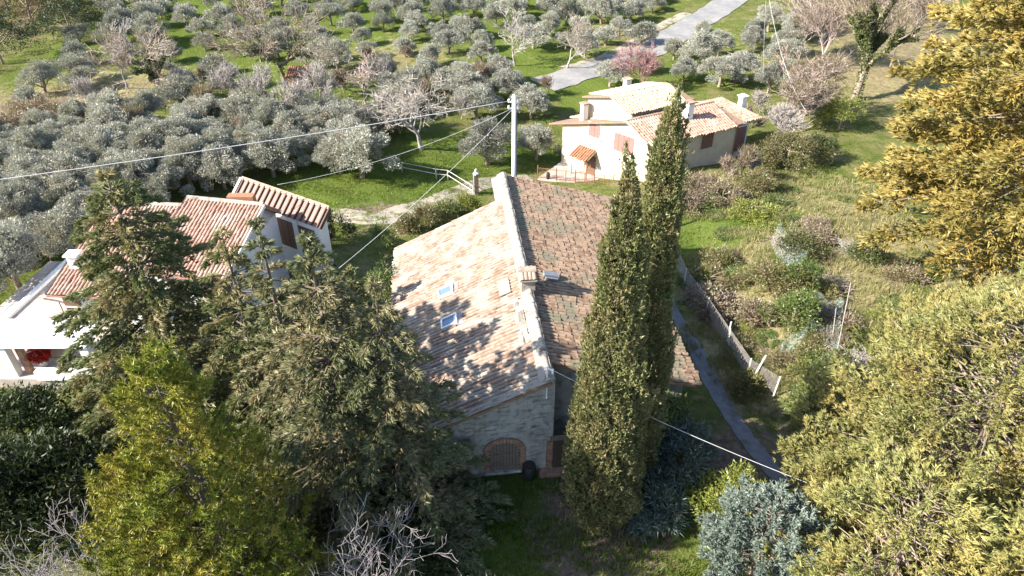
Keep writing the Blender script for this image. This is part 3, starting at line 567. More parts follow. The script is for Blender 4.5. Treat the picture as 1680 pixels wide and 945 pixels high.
    obj('roof_tiles', tiles_mesh('roof_tiles', tile_frames(r, a + e2 * 1.0 + up * .35, -e2, n * 1.2 - up * .5, 2.0, 1.3, .24, .38, 1.1), M['terracotta']), cn, kind='stuff')
    for s in (-.85, .85): MB().tube([a + e2 * s + n * 1.1 - up * .2, a + e2 * s + n * 1.1 - up * 3.2], .05, 6).obj('canopy_post', M['terracotta'], cn)
    # shaded facade: dark shutters, downpipe
    n1 = np.cross(e1, up); n1 = n1 if n1[1] < 0 else -n1; ax1 = np.array((e1, n1, up)); c = hit(1160, 230, P(0, 0, 0), n1)
    f = MB().box(c + n1 * .02, (1.35, .06, 1.45), ax=ax1).obj('window', M['plaster_beige'], T)
    for s in (-.31, .31): MB().box(c + n1 * .06 + e1 * s, (.6, .05, 1.35), ax=ax1).obj('shutter', M['shutter_brown'], f)
    MB().box(c + n1 * .07 - up * .78, (1.5, .16, .06), ax=ax1).obj('sill', M['concrete'], f)
    MB().tube([P(-.35, 0, zc + .02), P(-.35, Lr, zc + .02)], .07, 6).obj('gutter', M['metal_rust'], T); MB().tube([P(-.08, Lr - .15, zc), P(-.08, Lr - .15, -4)], .05, 6).obj('downpipe', M['metal_rust'], T)
    # set-back garage with a lean-to roof
    q = [P(1.0, Lr, 0), P(5, Lr, 0), P(5, Lr + 2.6, 0), P(1.0, Lr + 2.6, 0)]; MB().prism([(p[0], p[1], zb) for p in q], [(p[0], p[1], .8) for p in q]).obj('garage', M['plaster_white'], T)
    c = P(.97, Lr + 1.4, -1.2); MB().box(c, (1.9, .06, 2.2), ax=ax1).obj('garage_door', M['shutter_pink'], T)
    q = [P(4.4, Lr + .45, 1.5), P(4.4, Lr + 3.0, 1.5), P(.4, Lr + 3.0, .75), P(.4, Lr + .45, .75)]; mb = MB(); slab(mb, q, .1); ro = mb.obj('garage_roof', M['tile_under'], T); obj('roof_tiles', tiles_mesh('roof_tiles', tile_frames(r, q[0], e1, q[3] - q[0], 2.5, 4.0, .26, .38, 1.2), M['tile_villa']), ro, kind='stuff')
    b = P(2.5, Lr + 3.2, 1.0); c = MB().box(b, (.5, .5, 2.2), rz=.49).obj('chimney', M['plaster_white'], T); MB().box(b + up * 1.13, (.75, .75, .08), rz=.49).obj('cap', M['plaster_white'], c)
    return T
beige_house()
def beige_yard():
    # paved yard, railings, lamp post
    zt = -4.2; P = [atz(*q, zt) * np.array((1, 1, 0)) for q in ((882, 292), (1006, 307), (1052, 290), (925, 262))]
    MB().prism([(p[0], p[1], zt - 1.2) for p in P], [(p[0], p[1], zt) for p in P]).obj('paved_yard', M['paving'], kind='structure')
    T = thing('yard_railing', 'dark iron railing round the paved yard of the beige house', 'fence'); a, b = P[0], P[1]; up = np.array((0, 0, 1.)); a = a + up * zt; b = b + up * zt; L = np.linalg.norm(b - a); n = 9
    for i in range(n): p = a + (b - a) * i / (n - 1); MB().tube([p, p + up * (1.25 if i % 2 == 0 else 1.05)], .045 if i % 2 == 0 else .03, 5).obj('post', M['metal_rust'], T)
    for z in (.15, 1.0): MB().tube([a + up * z, b + up * z], .022, 5).obj('rail', M['metal_rust'], T)
    m = MB().tube([(0, 0, .15), (0, 0, 1.0)], .011, 4).mesh('bar', M['metal_rust'])
    for i in range(56): obj('bar', m, T, loc=a + (b - a) * (i + .5) / 56)
    q = atz(1012, 296, zt); S = thing('lamp_post', 'black lamp post standing before the sunny wall of the beige house', 'lamp post', (q[0], q[1], zt))
    MB().tube([(0, 0, 0), (0, 0, .9), (0, 0, 1.0), (0, 0, 2.6)], [.09, .07, .045, .035], 8).obj('post', M['black'], S, True); MB().tube([(0, 0, 2.6), (0, 0, 2.68), (0, 0, 2.95), (0, 0, 3.1)], [.05, .11, .15, .03], 6).obj('lantern', M['black'], S)
    # clutter in the yard
    r = RNG(5)
    for (px, py, w, h, m, nm, lab) in ((985, 290, .5, .9, 'white_paint', 'water_tank', 'white upright water tank in the yard beside the canopy door'), (899, 293, .35, .55, 'black', 'rubbish_bin', 'small black bin behind the yard railing near its left end'), (1030, 290, .6, .6, 'terracotta', 'plant_pot', 'terracotta pot at the foot of the sunny beige wall')):
        q = atz(px, py, zt); o = thing(nm, lab, nm.replace('_', ' '), (q[0], q[1], zt)); MB().tube([(0, 0, 0), (0, 0, h * .1), (0, 0, h * .85), (0, 0, h)], [w * .42, w * .5, w * .5, w * .4], 12).obj('body', M[m], o, True); MB().tube([(0, 0, h), (0, 0, h + .06)], [w * .44, w * .3], 12).obj('lid' if nm != 'plant_pot' else 'rim', M[m], o)
beige_yard()
# ------------------------------------------------------------------ trees
def rnd_dirs(r, n): return nrm(r.normal(0, 1, (n, 3)))
def limb_tree(r, h, r0, n_limbs, spread, t_lo=.35):
    """trunk and limbs reaching into a crown: rows for segs_mesh"""
    S = []; p = np.zeros(3); lean = r.normal(0, .06, 2); pts = [p]
    for k in range(4): p = p + np.array((lean[0] + r.normal(0, .05), lean[1] + r.normal(0, .05), 1.)) * h * .16; pts.append(p)
    rr = np.linspace(r0, r0 * .55, 5)
    for i in range(4): S.append([*pts[i], *pts[i + 1], rr[i], rr[i + 1]])
    for i in range(n_limbs):
        b = pts[int(r.integers(1, 5))]; az = i * 2.4 + r.uniform(0, 1); d = np.array((math.cos(az) * spread, math.sin(az) * spread, r.uniform(.10, .34) * h)); m = b + d * .5 + np.array((0, 0, .06 * h)); S.append([*b, *m, r0 * .5, r0 * .3]); S.append([*m, *(b + d), r0 * .3, r0 * .08])
    return S
def round_crown(r, R, H, zc, n_clump, per, L, W, rc, spread=.55, k=1, hollow=.55, up=.3):
    c = rnd_dirs(r, n_clump); c[:, 2] = np.abs(c[:, 2]) * 1.25 - .55; c = c * r.uniform(hollow, 1.05, (n_clump, 1)) * np.array((R, R, H)) * np.array((1, 1, 1))
    c = c + np.array((0, 0, zc)); V = []
    for i in range(n_clump):
        q = r.uniform(.6, 1.35); n = int(per * q); d = rnd_dirs(r, n); P = c[i] + d * (rc * q * r.uniform(.25, 1, (n, 1)) ** .6) * np.array((1, 1, .8))
        D = nrm(d + nrm(c[i] - np.array((0, 0, zc * .6)))[None] * .6 + np.array((0, 0, up))); V.append(sprays(r, P, D, k, L, W, spread))
    return np.concatenate(V)
OLIVE = []
for i in range(7):
    r = RNG(100 + i); sc = (1.9, 1.7)
    OLIVE.append((leaf_mesh('crown', round_crown(r, 1.75 + .3 * r.random(), 1.6, 2.0, 40, 210, .19, .075, .56, hollow=.35), M['olive']), segs_mesh('trunk', limb_tree(r, 3.4, .17, 7, 1.3), M['bark_brown'], 5)))
OLIVE_NEAR = []
for i in range(5):
    r = RNG(150 + i); OLIVE_NEAR.append((leaf_mesh('crown', round_crown(r, 1.8 + .3 * r.random(), 1.75, 2.2, 62, 290, .15, .055, .49, hollow=.35), M['olive_near']), segs_mesh('trunk', limb_tree(r, 3.8, .18, 9, 1.4), M['bark_brown'], 5)))
def put_tree(name, label, cat, kit, x, y, s=1., group=None, rz=0., sz=None, dz=-.05):
    q_ = 1 + .18 * math.sin(x * 7.3 + y * 3.1); t = thing(name, label, cat, (x, y, float(gz(x, y)) + dz), rz, group, (s * q_, s / q_, sz or s)); obj('crown', kit[0], t); obj('trunk', kit[1], t); return t
def in_px(x, y, poly, dz=1.5):
    px, py = proj(x, y, float(gz(x, y)) + dz); return bool(inpoly(np.array([px]), np.array([py]), poly)[0])
KEEP_OUT = [[(950, 135), (960, 130), (1040, 108), (1100, 78), (1150, 45), (1200, 10), (1260, -40), (1200, -40), (1150, 5), (1100, 42), (1060, 62), (1000, 85), (940, 108)],          # road
            [(880, 128), (1250, 128), (1250, 330), (880, 330)],                                                                                   # beige house
            [(500, 262), (600, 262), (660, 235), (780, 225), (790, 345), (480, 360)],                                                             # lawn and track
            [(945, 120), (1010, 112), (1010, 150), (945, 160)],
            [(-20, 400), (150, 400), (150, 560), (-20, 560)],
            [(-120, -80), (120, -80), (105, 50), (60, 105), (-120, 150)]]
BARE_AT = [(250, 150, 6), (440, 115, 7), (700, 235, 6.), (205, 130, 3.5), (480, 185, 5), (845, 95, 4), (935, 105, 4), (1065, 150, 4), (1400, 150, 9), (1290, 130, 5), (1270, 210, 6), (30, 200, 5), (600, 170, 3.5), (40, 60, 9), (495, 140, 4)]
BARE_XY = [(G(a, b)[0], G(a, b)[1], r_) for a, b, r_ in BARE_AT]
def olives():
    r = RNG(77); n = 0
    def region(poly, step, kits, label, group, s0, s1, skip=0., rows=0.):
        nonlocal n; c = np.array([G(*p)[:2] for p in poly]); x0, y0 = c.min(0) - 3; x1, y1 = c.max(0) + 3; k = 0
        for j, y in enumerate(np.arange(y0, y1, step)):
            for x in np.arange(x0 + (j % 2) * step * .5, x1, step):
                xx = x + r.normal(0, step * .16); yy = y + rows * (x - x0) + r.normal(0, step * .16); sc = r.uniform(s0, s1); rz = r.uniform(0, 6.28); kit = kits[int(r.integers(len(kits)))]
                if r.random() < skip or not in_px(xx, yy, poly) or any(in_px(xx, yy, q) for q in KEEP_OUT) or any((xx - b[0]) ** 2 + (yy - b[1]) ** 2 < (b[2] * .45) ** 2 for b in BARE_XY): continue
                px, py = proj(xx, yy, float(gz(xx, yy)) + 2)
                if px < -70 or px > 1740: continue
                put_tree('olive_tree', label, 'olive tree', kit, xx, yy, sc, group, rz, sc * r.uniform(.85, 1.1)); n += 1; k += 1
        print('olives', label, k)
    region([(60, -60), (1130, -60), (1060, 60), (900, 105), (640, 90), (480, 112), (330, 125), (130, 150), (20, 190), (60, 80)], 4.9, OLIVE, 'grey-green olive tree in the open grove on the far green slope', 'olive trees of the far grove', .66, 1.12, .05, .12)
    region([(-60, 215), (110, 190), (330, 155), (480, 190), (600, 150), (690, 150), (690, 200), (600, 245), (500, 262), (400, 285), (300, 300), (180, 330), (110, 395), (-60, 420)], 3.15, OLIVE_NEAR, 'silvery olive tree in the dense band behind the villa', 'olive trees behind the villa', .75, 1.15, .03)
    region([(620, 110), (900, 112), (935, 125), (905, 190), (870, 200), (740, 160), (640, 150)], 3.8, OLIVE_NEAR, 'silvery olive tree between the utility pole and the road', 'olive trees between pole and road', .75, 1.15, .12)
    region([(1090, 95), (1190, 40), (1330, 20), (1340, 170), (1240, 190), (1090, 150)], 4.6, OLIVE_NEAR, 'olive tree in the small grove above the beige house roof', 'olive trees above the beige house', .8, 1.2, .1)
    for (px, py, s, lab) in ((1000, 142, .8, 'olive tree at the lower left end of the road'), (1052, 122, .8, 'olive tree on the near side of the road, second from its lower end'), (1105, 98, .75, 'olive tree on the near side of the road above the beige roof'), (1152, 70, .8, 'olive tree on the near side of the road below its upper bend'), (595, 292, 1.25, 'broad olive tree at the lawn edge left of the bare tree'), (560, 285, 1.0, 'smaller olive tree beside the broad one at the lawn edge'), (800, 270, 1.2, 'silvery olive tree just left of the utility pole'), (880, 262, 1.0, 'olive tree just right of the utility pole'), (35, 478, 1.25, 'olive tree with bare twin trunk on the grass by the left fence'),
                             (120, 420, 1.0, 'olive tree leaning over the gravel walk at the villa corner'), (330, 300, 1.1, 'olive tree right behind the villa roof ridge'), (450, 290, 1.15, 'olive tree behind the red ribbed roof'), (240, 322, 1.1, 'olive tree behind the left villa roof')):
        p = G(px, py); put_tree('olive_tree', lab, 'olive tree', OLIVE_NEAR[n % 5], p[0], p[1], s, None, n * 1.3); n += 1
    print('olive total', n)
olives()

def conifer(r, h, rad, prof, t0=.06, nb=150, rise=.12, droop=.35, dens=30, k=5, L=.34, W=.085, plate=.5, spread=.33, upb=.05, hang=.0, trunk_r=.22, power=1.0, smin=.18, whorl=0, zj=.05, bw=1.):
    V = []; S = [[0, 0, -.3, 0, 0, h * .5, trunk_r, trunk_r * .55], [0, 0, h * .5, 0, 0, h * .97, trunk_r * .55, .03]]
    for i in range(nb):
        t = t0 + (1 - t0) * ((i + r.random()) / nb) ** power; t = (np.round(t * whorl) + r.normal(0, .12)) / whorl if whorl else t; t = min(max(t, t0), .995); az = i * 2.39996 + r.normal(0, .25); Lb = rad * prof(t) * r.uniform(.68, 1.16) + .12; z = h * t
        n = int(dens * Lb * (.6 + .4 * Lb / rad)) + 3; s = smin + (1 - smin) * r.random(n) ** .62; R = np.array((math.cos(az), math.sin(az), 0)); A = np.array((-R[1], R[0], 0))
        lw = plate * Lb * np.clip(1.05 - s, .12, 1) * .8; lat = r.normal(0, .5, n) * lw; rs, dp = rise * r.uniform(.5, 1.5), droop * r.uniform(.7, 1.3)
        P = R * (s * Lb)[:, None] + A * lat[:, None]; P[:, 2] = z + Lb * (rs * s - dp * s * s) - np.abs(lat) * .25 + r.normal(0, zj, n)
        D = nrm(R * .9 + A * (np.sign(lat) * r.uniform(.2, .9, n))[:, None] + np.array((0, 0, 1.)) * ((rs - 1.6 * dp * s) + upb)[:, None]); V.append(sprays(r, P, D, k, L, W, spread))
        if hang: V.append(sprays(r, P[::2], nrm(D[::2] * .3 + np.array((0, 0, -1.))), 2, hang, W, .2))
        m = R * Lb * .5 + np.array((0, 0, z + Lb * (rs * .5 - dp * .25))); e = R * Lb * .95 + np.array((0, 0, z + Lb * (rs * .95 - dp * .9))); w = (.018 * Lb + .012) * bw
        S.append([0, 0, z, *m, w, w * .6]); S.append([*m, *e, w * .6, .008])
    V.append(sprays(r, np.stack([r.normal(0, .06, 40), r.normal(0, .06, 40), r.uniform(h * .9, h, 40)], 1), np.tile(np.array((0, 0, 1.)), (40, 1)), 3, L, W, .5))
    return np.concatenate(V), S
def puffs(r, V_pts, D, n_needle, L, W, rad): return sprays(r, V_pts, D, n_needle, L, W, rad)
def add_conifer(name, label, x, y, mat, bark, seed, z=None, **kw):
    r = RNG(seed); V, S = conifer(r, **kw); t = thing(name, label, kw.pop('cat', 'conifer') if 'cat' in kw else 'conifer', (x, y, float(gz(x, y)) if z is None else z), r.uniform(0, 6.28))
    obj('crown', leaf_mesh('crown', V, M[mat]), t); obj('trunk', segs_mesh('trunk', S, M[bark], 5), t); return t
def by_px(base, top):
    p = G(*base); q = aty(top[0], top[1], p[1]); return p[0] * .4 + q[0] * .6, p[1], q[2] - p[2]
cone = lambda t: (1 - t) ** .85
fat = lambda t: min(1, (1 - t) ** .62 * (.75 + t * .6))
dome = lambda t: math.sqrt(max(0, 1 - t ** 2.2)) * (.72 + .28 * min(1, t * 4))
SPR = dict(droop=.26, rise=.14, dens=40, k=9, L=.21, W=.052, spread=.30, plate=.42)
def px_conifer(name, label, base, top, mat, seed, **kw):
    x, y, h = by_px(base, top); add_conifer(name, label, x, y, mat, 'bark_dark', seed, h=h, **{**SPR, **kw})
wide = lambda t: (1 - t) ** .7 * (.8 + .4 * t)
px_conifer('spruce_tree', 'tall dark spruce with layered branches in front of the white villa', (238, 722), (255, 288), 'spruce', 1, rad=5.7, prof=wide, nb=175, whorl=17, dens=54)
px_conifer('spruce_tree', 'slim dark spruce between the tall spruce and the cedar', (408, 765), (414, 382), 'spruce', 2, rad=3.5, prof=wide, nb=95, whorl=14)
px_conifer('cedar_tree', 'large brownish cedar overhanging the left eave of the farmhouse', (555, 872), (542, 392), 'cedar', 3, rad=4.6, prof=cone, nb=170, whorl=15, dens=46)
px_conifer('cedar_tree', 'narrow pale-tipped cedar left of the large cedar', (470, 825), (478, 376), 'cedar', 4, rad=3.2, prof=cone, nb=105, whorl=13)
px_conifer('cedar_tree', 'lower shaded cedar against the farmhouse gable', (640, 880), (640, 462), 'cedar', 5, rad=4.3, prof=cone, nb=115, whorl=13)
px_conifer('spruce_tree', 'small spruce behind the cedar beside the roof edge', (596, 705), (592, 445), 'spruce', 6, rad=2.3, prof=cone, nb=80, whorl=13)
px_conifer('spruce_tree', 'dark green spruce in the gap between annex and farmhouse', (540, 585), (536, 405), 'spruce', 8, rad=2.3, prof=cone, nb=80, whorl=12)
# golden conifers on the right
add_conifer('golden_conifer', 'huge golden conifer filling the upper right corner', 32.0, 36.0, 'golden', 'bark_brown', 10, t0=.12, h=24, rad=14.4, prof=fat, nb=360, droop=.20, rise=.20, dens=16, k=8, L=.38, W=.115, plate=.45, spread=.34, upb=.22, trunk_r=.5, smin=.4, zj=.22, bw=.4)
add_conifer('golden_conifer', 'grey-green conifer at the right edge below the golden one', 32.0, 29.5, 'golden_green', 'bark_brown', 11, h=9, rad=4.2, prof=wide, nb=110, droop=.25, rise=.1, dens=26, k=6, L=.26, W=.06, plate=.5, spread=.4, upb=.1, smin=.3)
for i, (x, y, h, rad, lab) in enumerate(((15.8, 16.6, 10.2, 5.6, 'big yellow-green conifer in the lower right corner'), (11.9, 13.0, 8.0, 3.7, 'yellow-green conifer beside the blue-grey cypress, lower right'), (20.5, 19.0, 10.0, 5.0, 'yellow-green conifer behind the big one at the right edge'), (16.5, 11.2, 9.5, 4.4, 'nearest yellow-green conifer in the bottom right corner'))):
    add_conifer('yellow_conifer', lab, x, y, 'golden_green', 'bark_brown', 20 + i, h=h, rad=rad, prof=dome, nb=int(44 * rad), droop=.14, rise=.28, dens=26, k=8, L=.185, W=.05, plate=.5, spread=.42, upb=.5, smin=.5, zj=.25, bw=.45)
def pine(label, x, y, h, rad, seed, nb=120):
    r = RNG(seed); S = [[0, 0, -.3, 0, 0, h * .95, .2, .04]]; P = []; D = []
    for i in range(nb):
        t = .12 + .86 * ((i + r.random()) / nb); az = i * 2.39996 + r.normal(0, .3); Lb = rad * min(1, ((1 - t) * 1.5) ** .7) * r.uniform(.7, 1.12) + .2; z = h * t; R = np.array((math.cos(az), math.sin(az), 0)); A = np.array((-R[1], R[0], 0)); e = R * Lb + np.array((0, 0, z + .28 * Lb)); S.append([0, 0, z, *e, .009 * Lb + .008, .006])
        for j in range(int(6 + 9 * Lb)):
            s = .2 + .8 * r.random() ** .75; q = R * Lb * s + A * r.normal(0, .28) * Lb * (1.15 - s) + np.array((0, 0, z + .28 * Lb * s + r.normal(0, .14))); P.append(q); D.append(R * .5 + A * r.normal(0, .4) + np.array((0, 0, .75)))
    P = np.array(P); D = nrm(np.array(D)); q = np.repeat(P, 4, 0) + np.repeat(D, 4, 0) * np.tile(np.array((0, .08, .16, .24)), len(P))[:, None]
    V = sprays(r, q, np.repeat(D, 4, 0), 11, .16, .032, .75); t = thing('pine_tree', label, 'pine tree', (x, y, float(gz(x, y)))); obj('crown', leaf_mesh('crown', V, M['pine']), t); obj('trunk', segs_mesh('trunk', S, M['bark_dark'], 5), t)
pine('bright yellow-green pine in the lower left foreground', -8.9, 13.1, 13.4, 2.7, 31, 140); pine('lower yellow-green pine merging with the bright one at its left', -10.7, 12.8, 10.0, 2.2, 32, 90)
def column_cypress(label, x, y, h, R0, seed, n=13000, mat='cypress', prof=None, bend=0., lean=(0, 0), k=5, L=.14, W=.06, name='cypress_tree', cat='cypress tree'):
    r = RNG(seed); prof = prof or (lambda t: np.minimum(1, (t * 7 + .35)) ** .6 * np.clip(1 - t, 0, 1) ** .62 * 1.06); t = r.random(n * 2); keep = r.random(n * 2) < prof(t) / 1.05; t = t[keep][:n]; m = len(t)
    az = r.uniform(0, 2 * math.pi, m); lump = sum(np.sin(az * a + t * b + c) for a, b, c in ((3, 17, 1), (5, 31, 2), (2, 11, 4), (7, 53, 5))) * .06; rr = R0 * prof(t) * (1 + lump) * r.uniform(.78, 1.03, m)
    ridge = np.abs(np.sin(az * 6 + np.sin(t * 25) * 1.3 + t * 12)); rr = rr * (.86 + .14 * ridge)
    P = np.stack([rr * np.cos(az) + lean[0] * t, rr * np.sin(az) + lean[1] * t, t * h], 1); D = nrm(np.stack([np.cos(az) * .5, np.sin(az) * .5, np.full(m, .95)], 1)); V = [sprays(r, P, D, k, L, W, .42)]
    for i in r.integers(0, m, int(60 + 10 * h)):      # feathery upright plumes standing off the column
        c = np.array((math.cos(az[i]), math.sin(az[i]), 0)); Lp = r.uniform(.45, .95); q = r.random(46); w = .17 * np.sin(np.clip(q * 1.1 + .12, 0, 1) * math.pi) + .02
        Q = P[i] - c * .06 + np.outer(q * Lp, c * .20 + np.array((0, 0, 1.))) + r.normal(0, 1, (46, 3)) * w[:, None] * .6; V.append(sprays(r, Q, np.tile(nrm((c * .3 + np.array((0, 0, 1.)))[None]), (46, 1)), 3, L, W, .35))
    V = np.concatenate(V)
    T = thing(name, label, cat, (x, y, float(gz(x, y))), 0); obj('crown', leaf_mesh('crown', V, M[mat]), T)
    S = [[0, 0, -.3, lean[0] * .5, lean[1] * .5, h * .5, .2, .12], [lean[0] * .5, lean[1] * .5, h * .5, lean[0] * .95, lean[1] * .95, h * .95, .12, .02]]
    for i in range(60): tt = r.uniform(.04, .9); a = r.uniform(0, 6.28); q = R0 * float(prof(np.array([tt]))[0]) * .7; S.append([lean[0] * tt, lean[1] * tt, tt * h - .4, lean[0] * tt + q * math.cos(a), lean[1] * tt + q * math.sin(a), tt * h + .5, .04, .01])
    obj('trunk', segs_mesh('trunk', S, M['bark_dark'], 5), T)
spin = lambda t: np.minimum(1, (t * 5 + .42)) ** .7 * np.clip(1.0 - t, 0, 1) ** .62 * 1.08
spin2 = lambda t: np.minimum(1, (t * 5 + .5)) * np.clip(1.0 - t, 0, 1) ** .36
column_cypress('broad tall cypress nearest the farmhouse gable', 3.55, 18.0, 15.5, 1.55, 41, 20000, prof=spin, lean=(-.25, 0))
column_cypress('slender taller cypress just behind the broad one', 5.05, 19.6, 16.6, 1.0, 42, 16000, prof=spin2, lean=(-.35, .3))
# the bluish cypress and shrubs round the farmhouse corner
def leafy(name, label, cat, x, y, R, H, mat, seed, clumps=40, per=130, L=.2, W=.07, rc=.5, bark='bark_brown', up=.3, group=None, zc=None, spread=.55, dz=0):
    r = RNG(seed); V = round_crown(r, R, H, zc if zc is not None else H * .8, clumps, per, L, W, rc, spread, up=up); V[:, 2] = np.maximum(V[:, 2], -.05); t = thing(name, label, cat, (x, y, float(gz(x, y)) + dz), 0, group); obj('crown', leaf_mesh('crown', V, M[mat]), t); obj('trunk', segs_mesh('trunk', limb_tree(r, H * 1.5, .03 + .03 * R, 6, R * .7), M[bark], 4), t); return t
add_conifer('blue_cypress', 'squat blue-grey cypress at the bottom right of the yard', 8.7, 14.9, 'bluegreen', 'bark_brown', 43, h=5.0, rad=2.1, prof=dome, nb=120, droop=.10, rise=.34, dens=52, k=6, L=.15, W=.055, plate=.5, spread=.6, upb=.7, smin=.45, zj=.15, bw=.5)
leafy('round_shrub', 'rounded yellow-green shrub behind the blue-grey cypress', 'shrub', 8.3, 17.3, 1.35, 1.9, 'yellowgreen', 50, 40, 150, .16, .06, .5, zc=2.2)
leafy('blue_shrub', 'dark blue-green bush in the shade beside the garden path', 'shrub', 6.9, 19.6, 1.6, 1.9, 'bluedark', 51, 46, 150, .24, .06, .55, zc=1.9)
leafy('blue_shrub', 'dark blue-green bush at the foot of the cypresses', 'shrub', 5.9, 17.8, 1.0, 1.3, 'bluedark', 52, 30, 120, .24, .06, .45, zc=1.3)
leafy('pale_shrub', 'pale sunlit shrub under the right roof corner of the farmhouse', 'shrub', 6.3, 21.2, 1.3, 1.9, 'shrub_green', 53, 40, 130, .18, .07, .5, zc=2.2)
# evergreens of the dark lower left
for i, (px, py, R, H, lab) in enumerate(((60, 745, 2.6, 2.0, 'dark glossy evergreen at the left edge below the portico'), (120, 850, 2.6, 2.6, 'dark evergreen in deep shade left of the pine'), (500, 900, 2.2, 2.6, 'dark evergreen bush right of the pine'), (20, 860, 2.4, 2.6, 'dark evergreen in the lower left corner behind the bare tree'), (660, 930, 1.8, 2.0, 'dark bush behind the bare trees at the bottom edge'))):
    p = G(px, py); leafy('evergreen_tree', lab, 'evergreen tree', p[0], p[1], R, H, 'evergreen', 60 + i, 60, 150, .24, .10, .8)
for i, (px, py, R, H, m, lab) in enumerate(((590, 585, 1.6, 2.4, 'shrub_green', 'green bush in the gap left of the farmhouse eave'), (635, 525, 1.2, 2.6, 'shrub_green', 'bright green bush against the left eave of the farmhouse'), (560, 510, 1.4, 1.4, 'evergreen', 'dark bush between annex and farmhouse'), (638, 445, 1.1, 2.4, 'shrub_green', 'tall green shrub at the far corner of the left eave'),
                                          (700, 372, 1.0, 1.0, 'shrub_olive', 'olive-coloured hedge bush behind the farmhouse roof edge'), (735, 360, 1.0, 1.1, 'shrub_green', 'dark green hedge bush in the middle behind the roof edge'), (768, 348, .9, 1.0, 'yellowgreen', 'yellow-green bush below the gate pillar'), (672, 380, .7, .8, 'shrub_olive', 'small hedge bush nearest the far eave corner'),
                                          (575, 205, 1.5, 2.0, 'yellowgreen', 'round yellow-green evergreen among the olives'), (545, 395, 1.5, 1.5, 'evergreen', 'dark bush in the shade right of the annex'), (1375, 215, 1.9, 2.6, 'yellowgreen', 'bright yellow-green shrub at the foot of the ivy-clad tree'), (1290, 275, 2.6, 2.0, 'shrub_olive', 'wide olive-green bush right of the beige house'), (1245, 270, 1.6, 1.3, 'shrub_olive', 'low bush at the garage corner of the beige house'),
                                          (1330, 265, 1.8, 1.6, 'ivy', 'dark green bush between the beige house and the golden conifer'), (1175, 445, 1.2, .9, 'shrub_olive', 'low bush beside the top of the wire fence'), (1265, 470, 1.4, 1.0, 'shrub_olive', 'bush at the left of the green netting'), (1295, 540, 1.3, 1.6, 'shrub_green', 'bright green bush in the netted garden'), (1310, 480, 1.0, 1.4, 'shrub_green', 'green climber at the back of the netted garden'),
                                          (1240, 530, 1.0, .8, 'shrub_brown', 'brown dry bush beside the netted garden'), (1310, 420, 1.3, 1.0, 'ivy', 'dark bush under the twiggy arch of the garden'), (1185, 330, 1.6, .8, 'shrub_brown', 'pinkish brown weeds below the beige house'), (1120, 345, 1.5, .9, 'shrub_brown', 'brown weedy bush right of the tall cypress'), (1145, 315, 1.6, .8, 'shrub_brown', 'brown brush patch beneath the shaded beige wall'), (1240, 310, 1.5, .9, 'shrub_olive', 'bushy weeds below the garage'),
                                          (1370, 640, 1.2, 1.2, 'ivy', 'dark bush at the left foot of the big yellow-green conifer'), (1330, 680, 1.1, .9, 'shrub_green', 'low green bush in the shadow right of the path'), (1225, 640, .8, .5, 'shrub_olive', 'small tuft bush in the sunny wedge by the fence'), (1420, 430, 1.1, .8, 'ivy', 'dark low bush left of the golden conifer foot'), (60, 215, 3.4, 2.0, 'shrub_brown', 'large reddish brown bush among the olives at the left edge'), (20, 235, 2.8, 1.6, 'shrub_brown', 'reddish brush at the far left below the olives'),
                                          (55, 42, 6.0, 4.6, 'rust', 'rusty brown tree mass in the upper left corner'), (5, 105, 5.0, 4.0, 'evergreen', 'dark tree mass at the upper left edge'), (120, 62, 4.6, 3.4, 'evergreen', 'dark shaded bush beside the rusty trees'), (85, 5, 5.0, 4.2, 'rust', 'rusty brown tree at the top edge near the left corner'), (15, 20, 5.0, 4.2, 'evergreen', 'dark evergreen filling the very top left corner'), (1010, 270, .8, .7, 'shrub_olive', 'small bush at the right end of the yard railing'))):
    p = G(px, py); leafy('shrub', lab, 'shrub', p[0], p[1], R, H, m, 200 + i, int(22 + 9 * R), 110, .13 + .025 * R, .05 + .01 * R, .34 + .12 * R)

# ------------------------------------------------------------------ bare winter trees
def bare(r, h, r0, rmin=.011, spread=.9, levels=5, n_child=(4, 4, 4, 3, 3), wig=.16, up=.10, t0=.25, ang=.75):
    S = []; tips = []
    def grow(p, d, L, rad, lv):
        k = 4 if lv < 2 else 3; q = p; rr = rad; nodes = []
        for i in range(k):
            d = nrm((d + r.normal(0, wig, 3) + np.array((0, 0, up)))[None])[0]; e = q + d * L / k; r2 = rad * (1 - .7 * (i + 1) / k); S.append([*q, *e, rr, max(r2, .006)]); q = e; rr = max(r2, .006); nodes.append((q, d, rr))
        if lv >= levels: tips.append(q); return
        for c in range(n_child[lv]):
            f = t0 + (1 - t0) * (c + r.random()) / n_child[lv] if lv == 0 else r.uniform(.25, 1.); i = min(int(f * k), k - 1); b, bd, br = nodes[i]
            sd = rnd_dirs(r, 1)[0]; sd = nrm((sd - bd * (sd @ bd))[None])[0]; nd = nrm((bd * math.cos(ang) + sd * math.sin(ang) * spread)[None])[0]; grow(b, nd, L * r.uniform(.52, .78), max(br * .75, .006), lv + 1)
    grow(np.zeros(3), np.array((0, 0, 1.)), h * .45, r0, 0); S = np.array(S); S[:, 6:] = np.maximum(S[:, 6:], rmin); return S, np.array(tips)
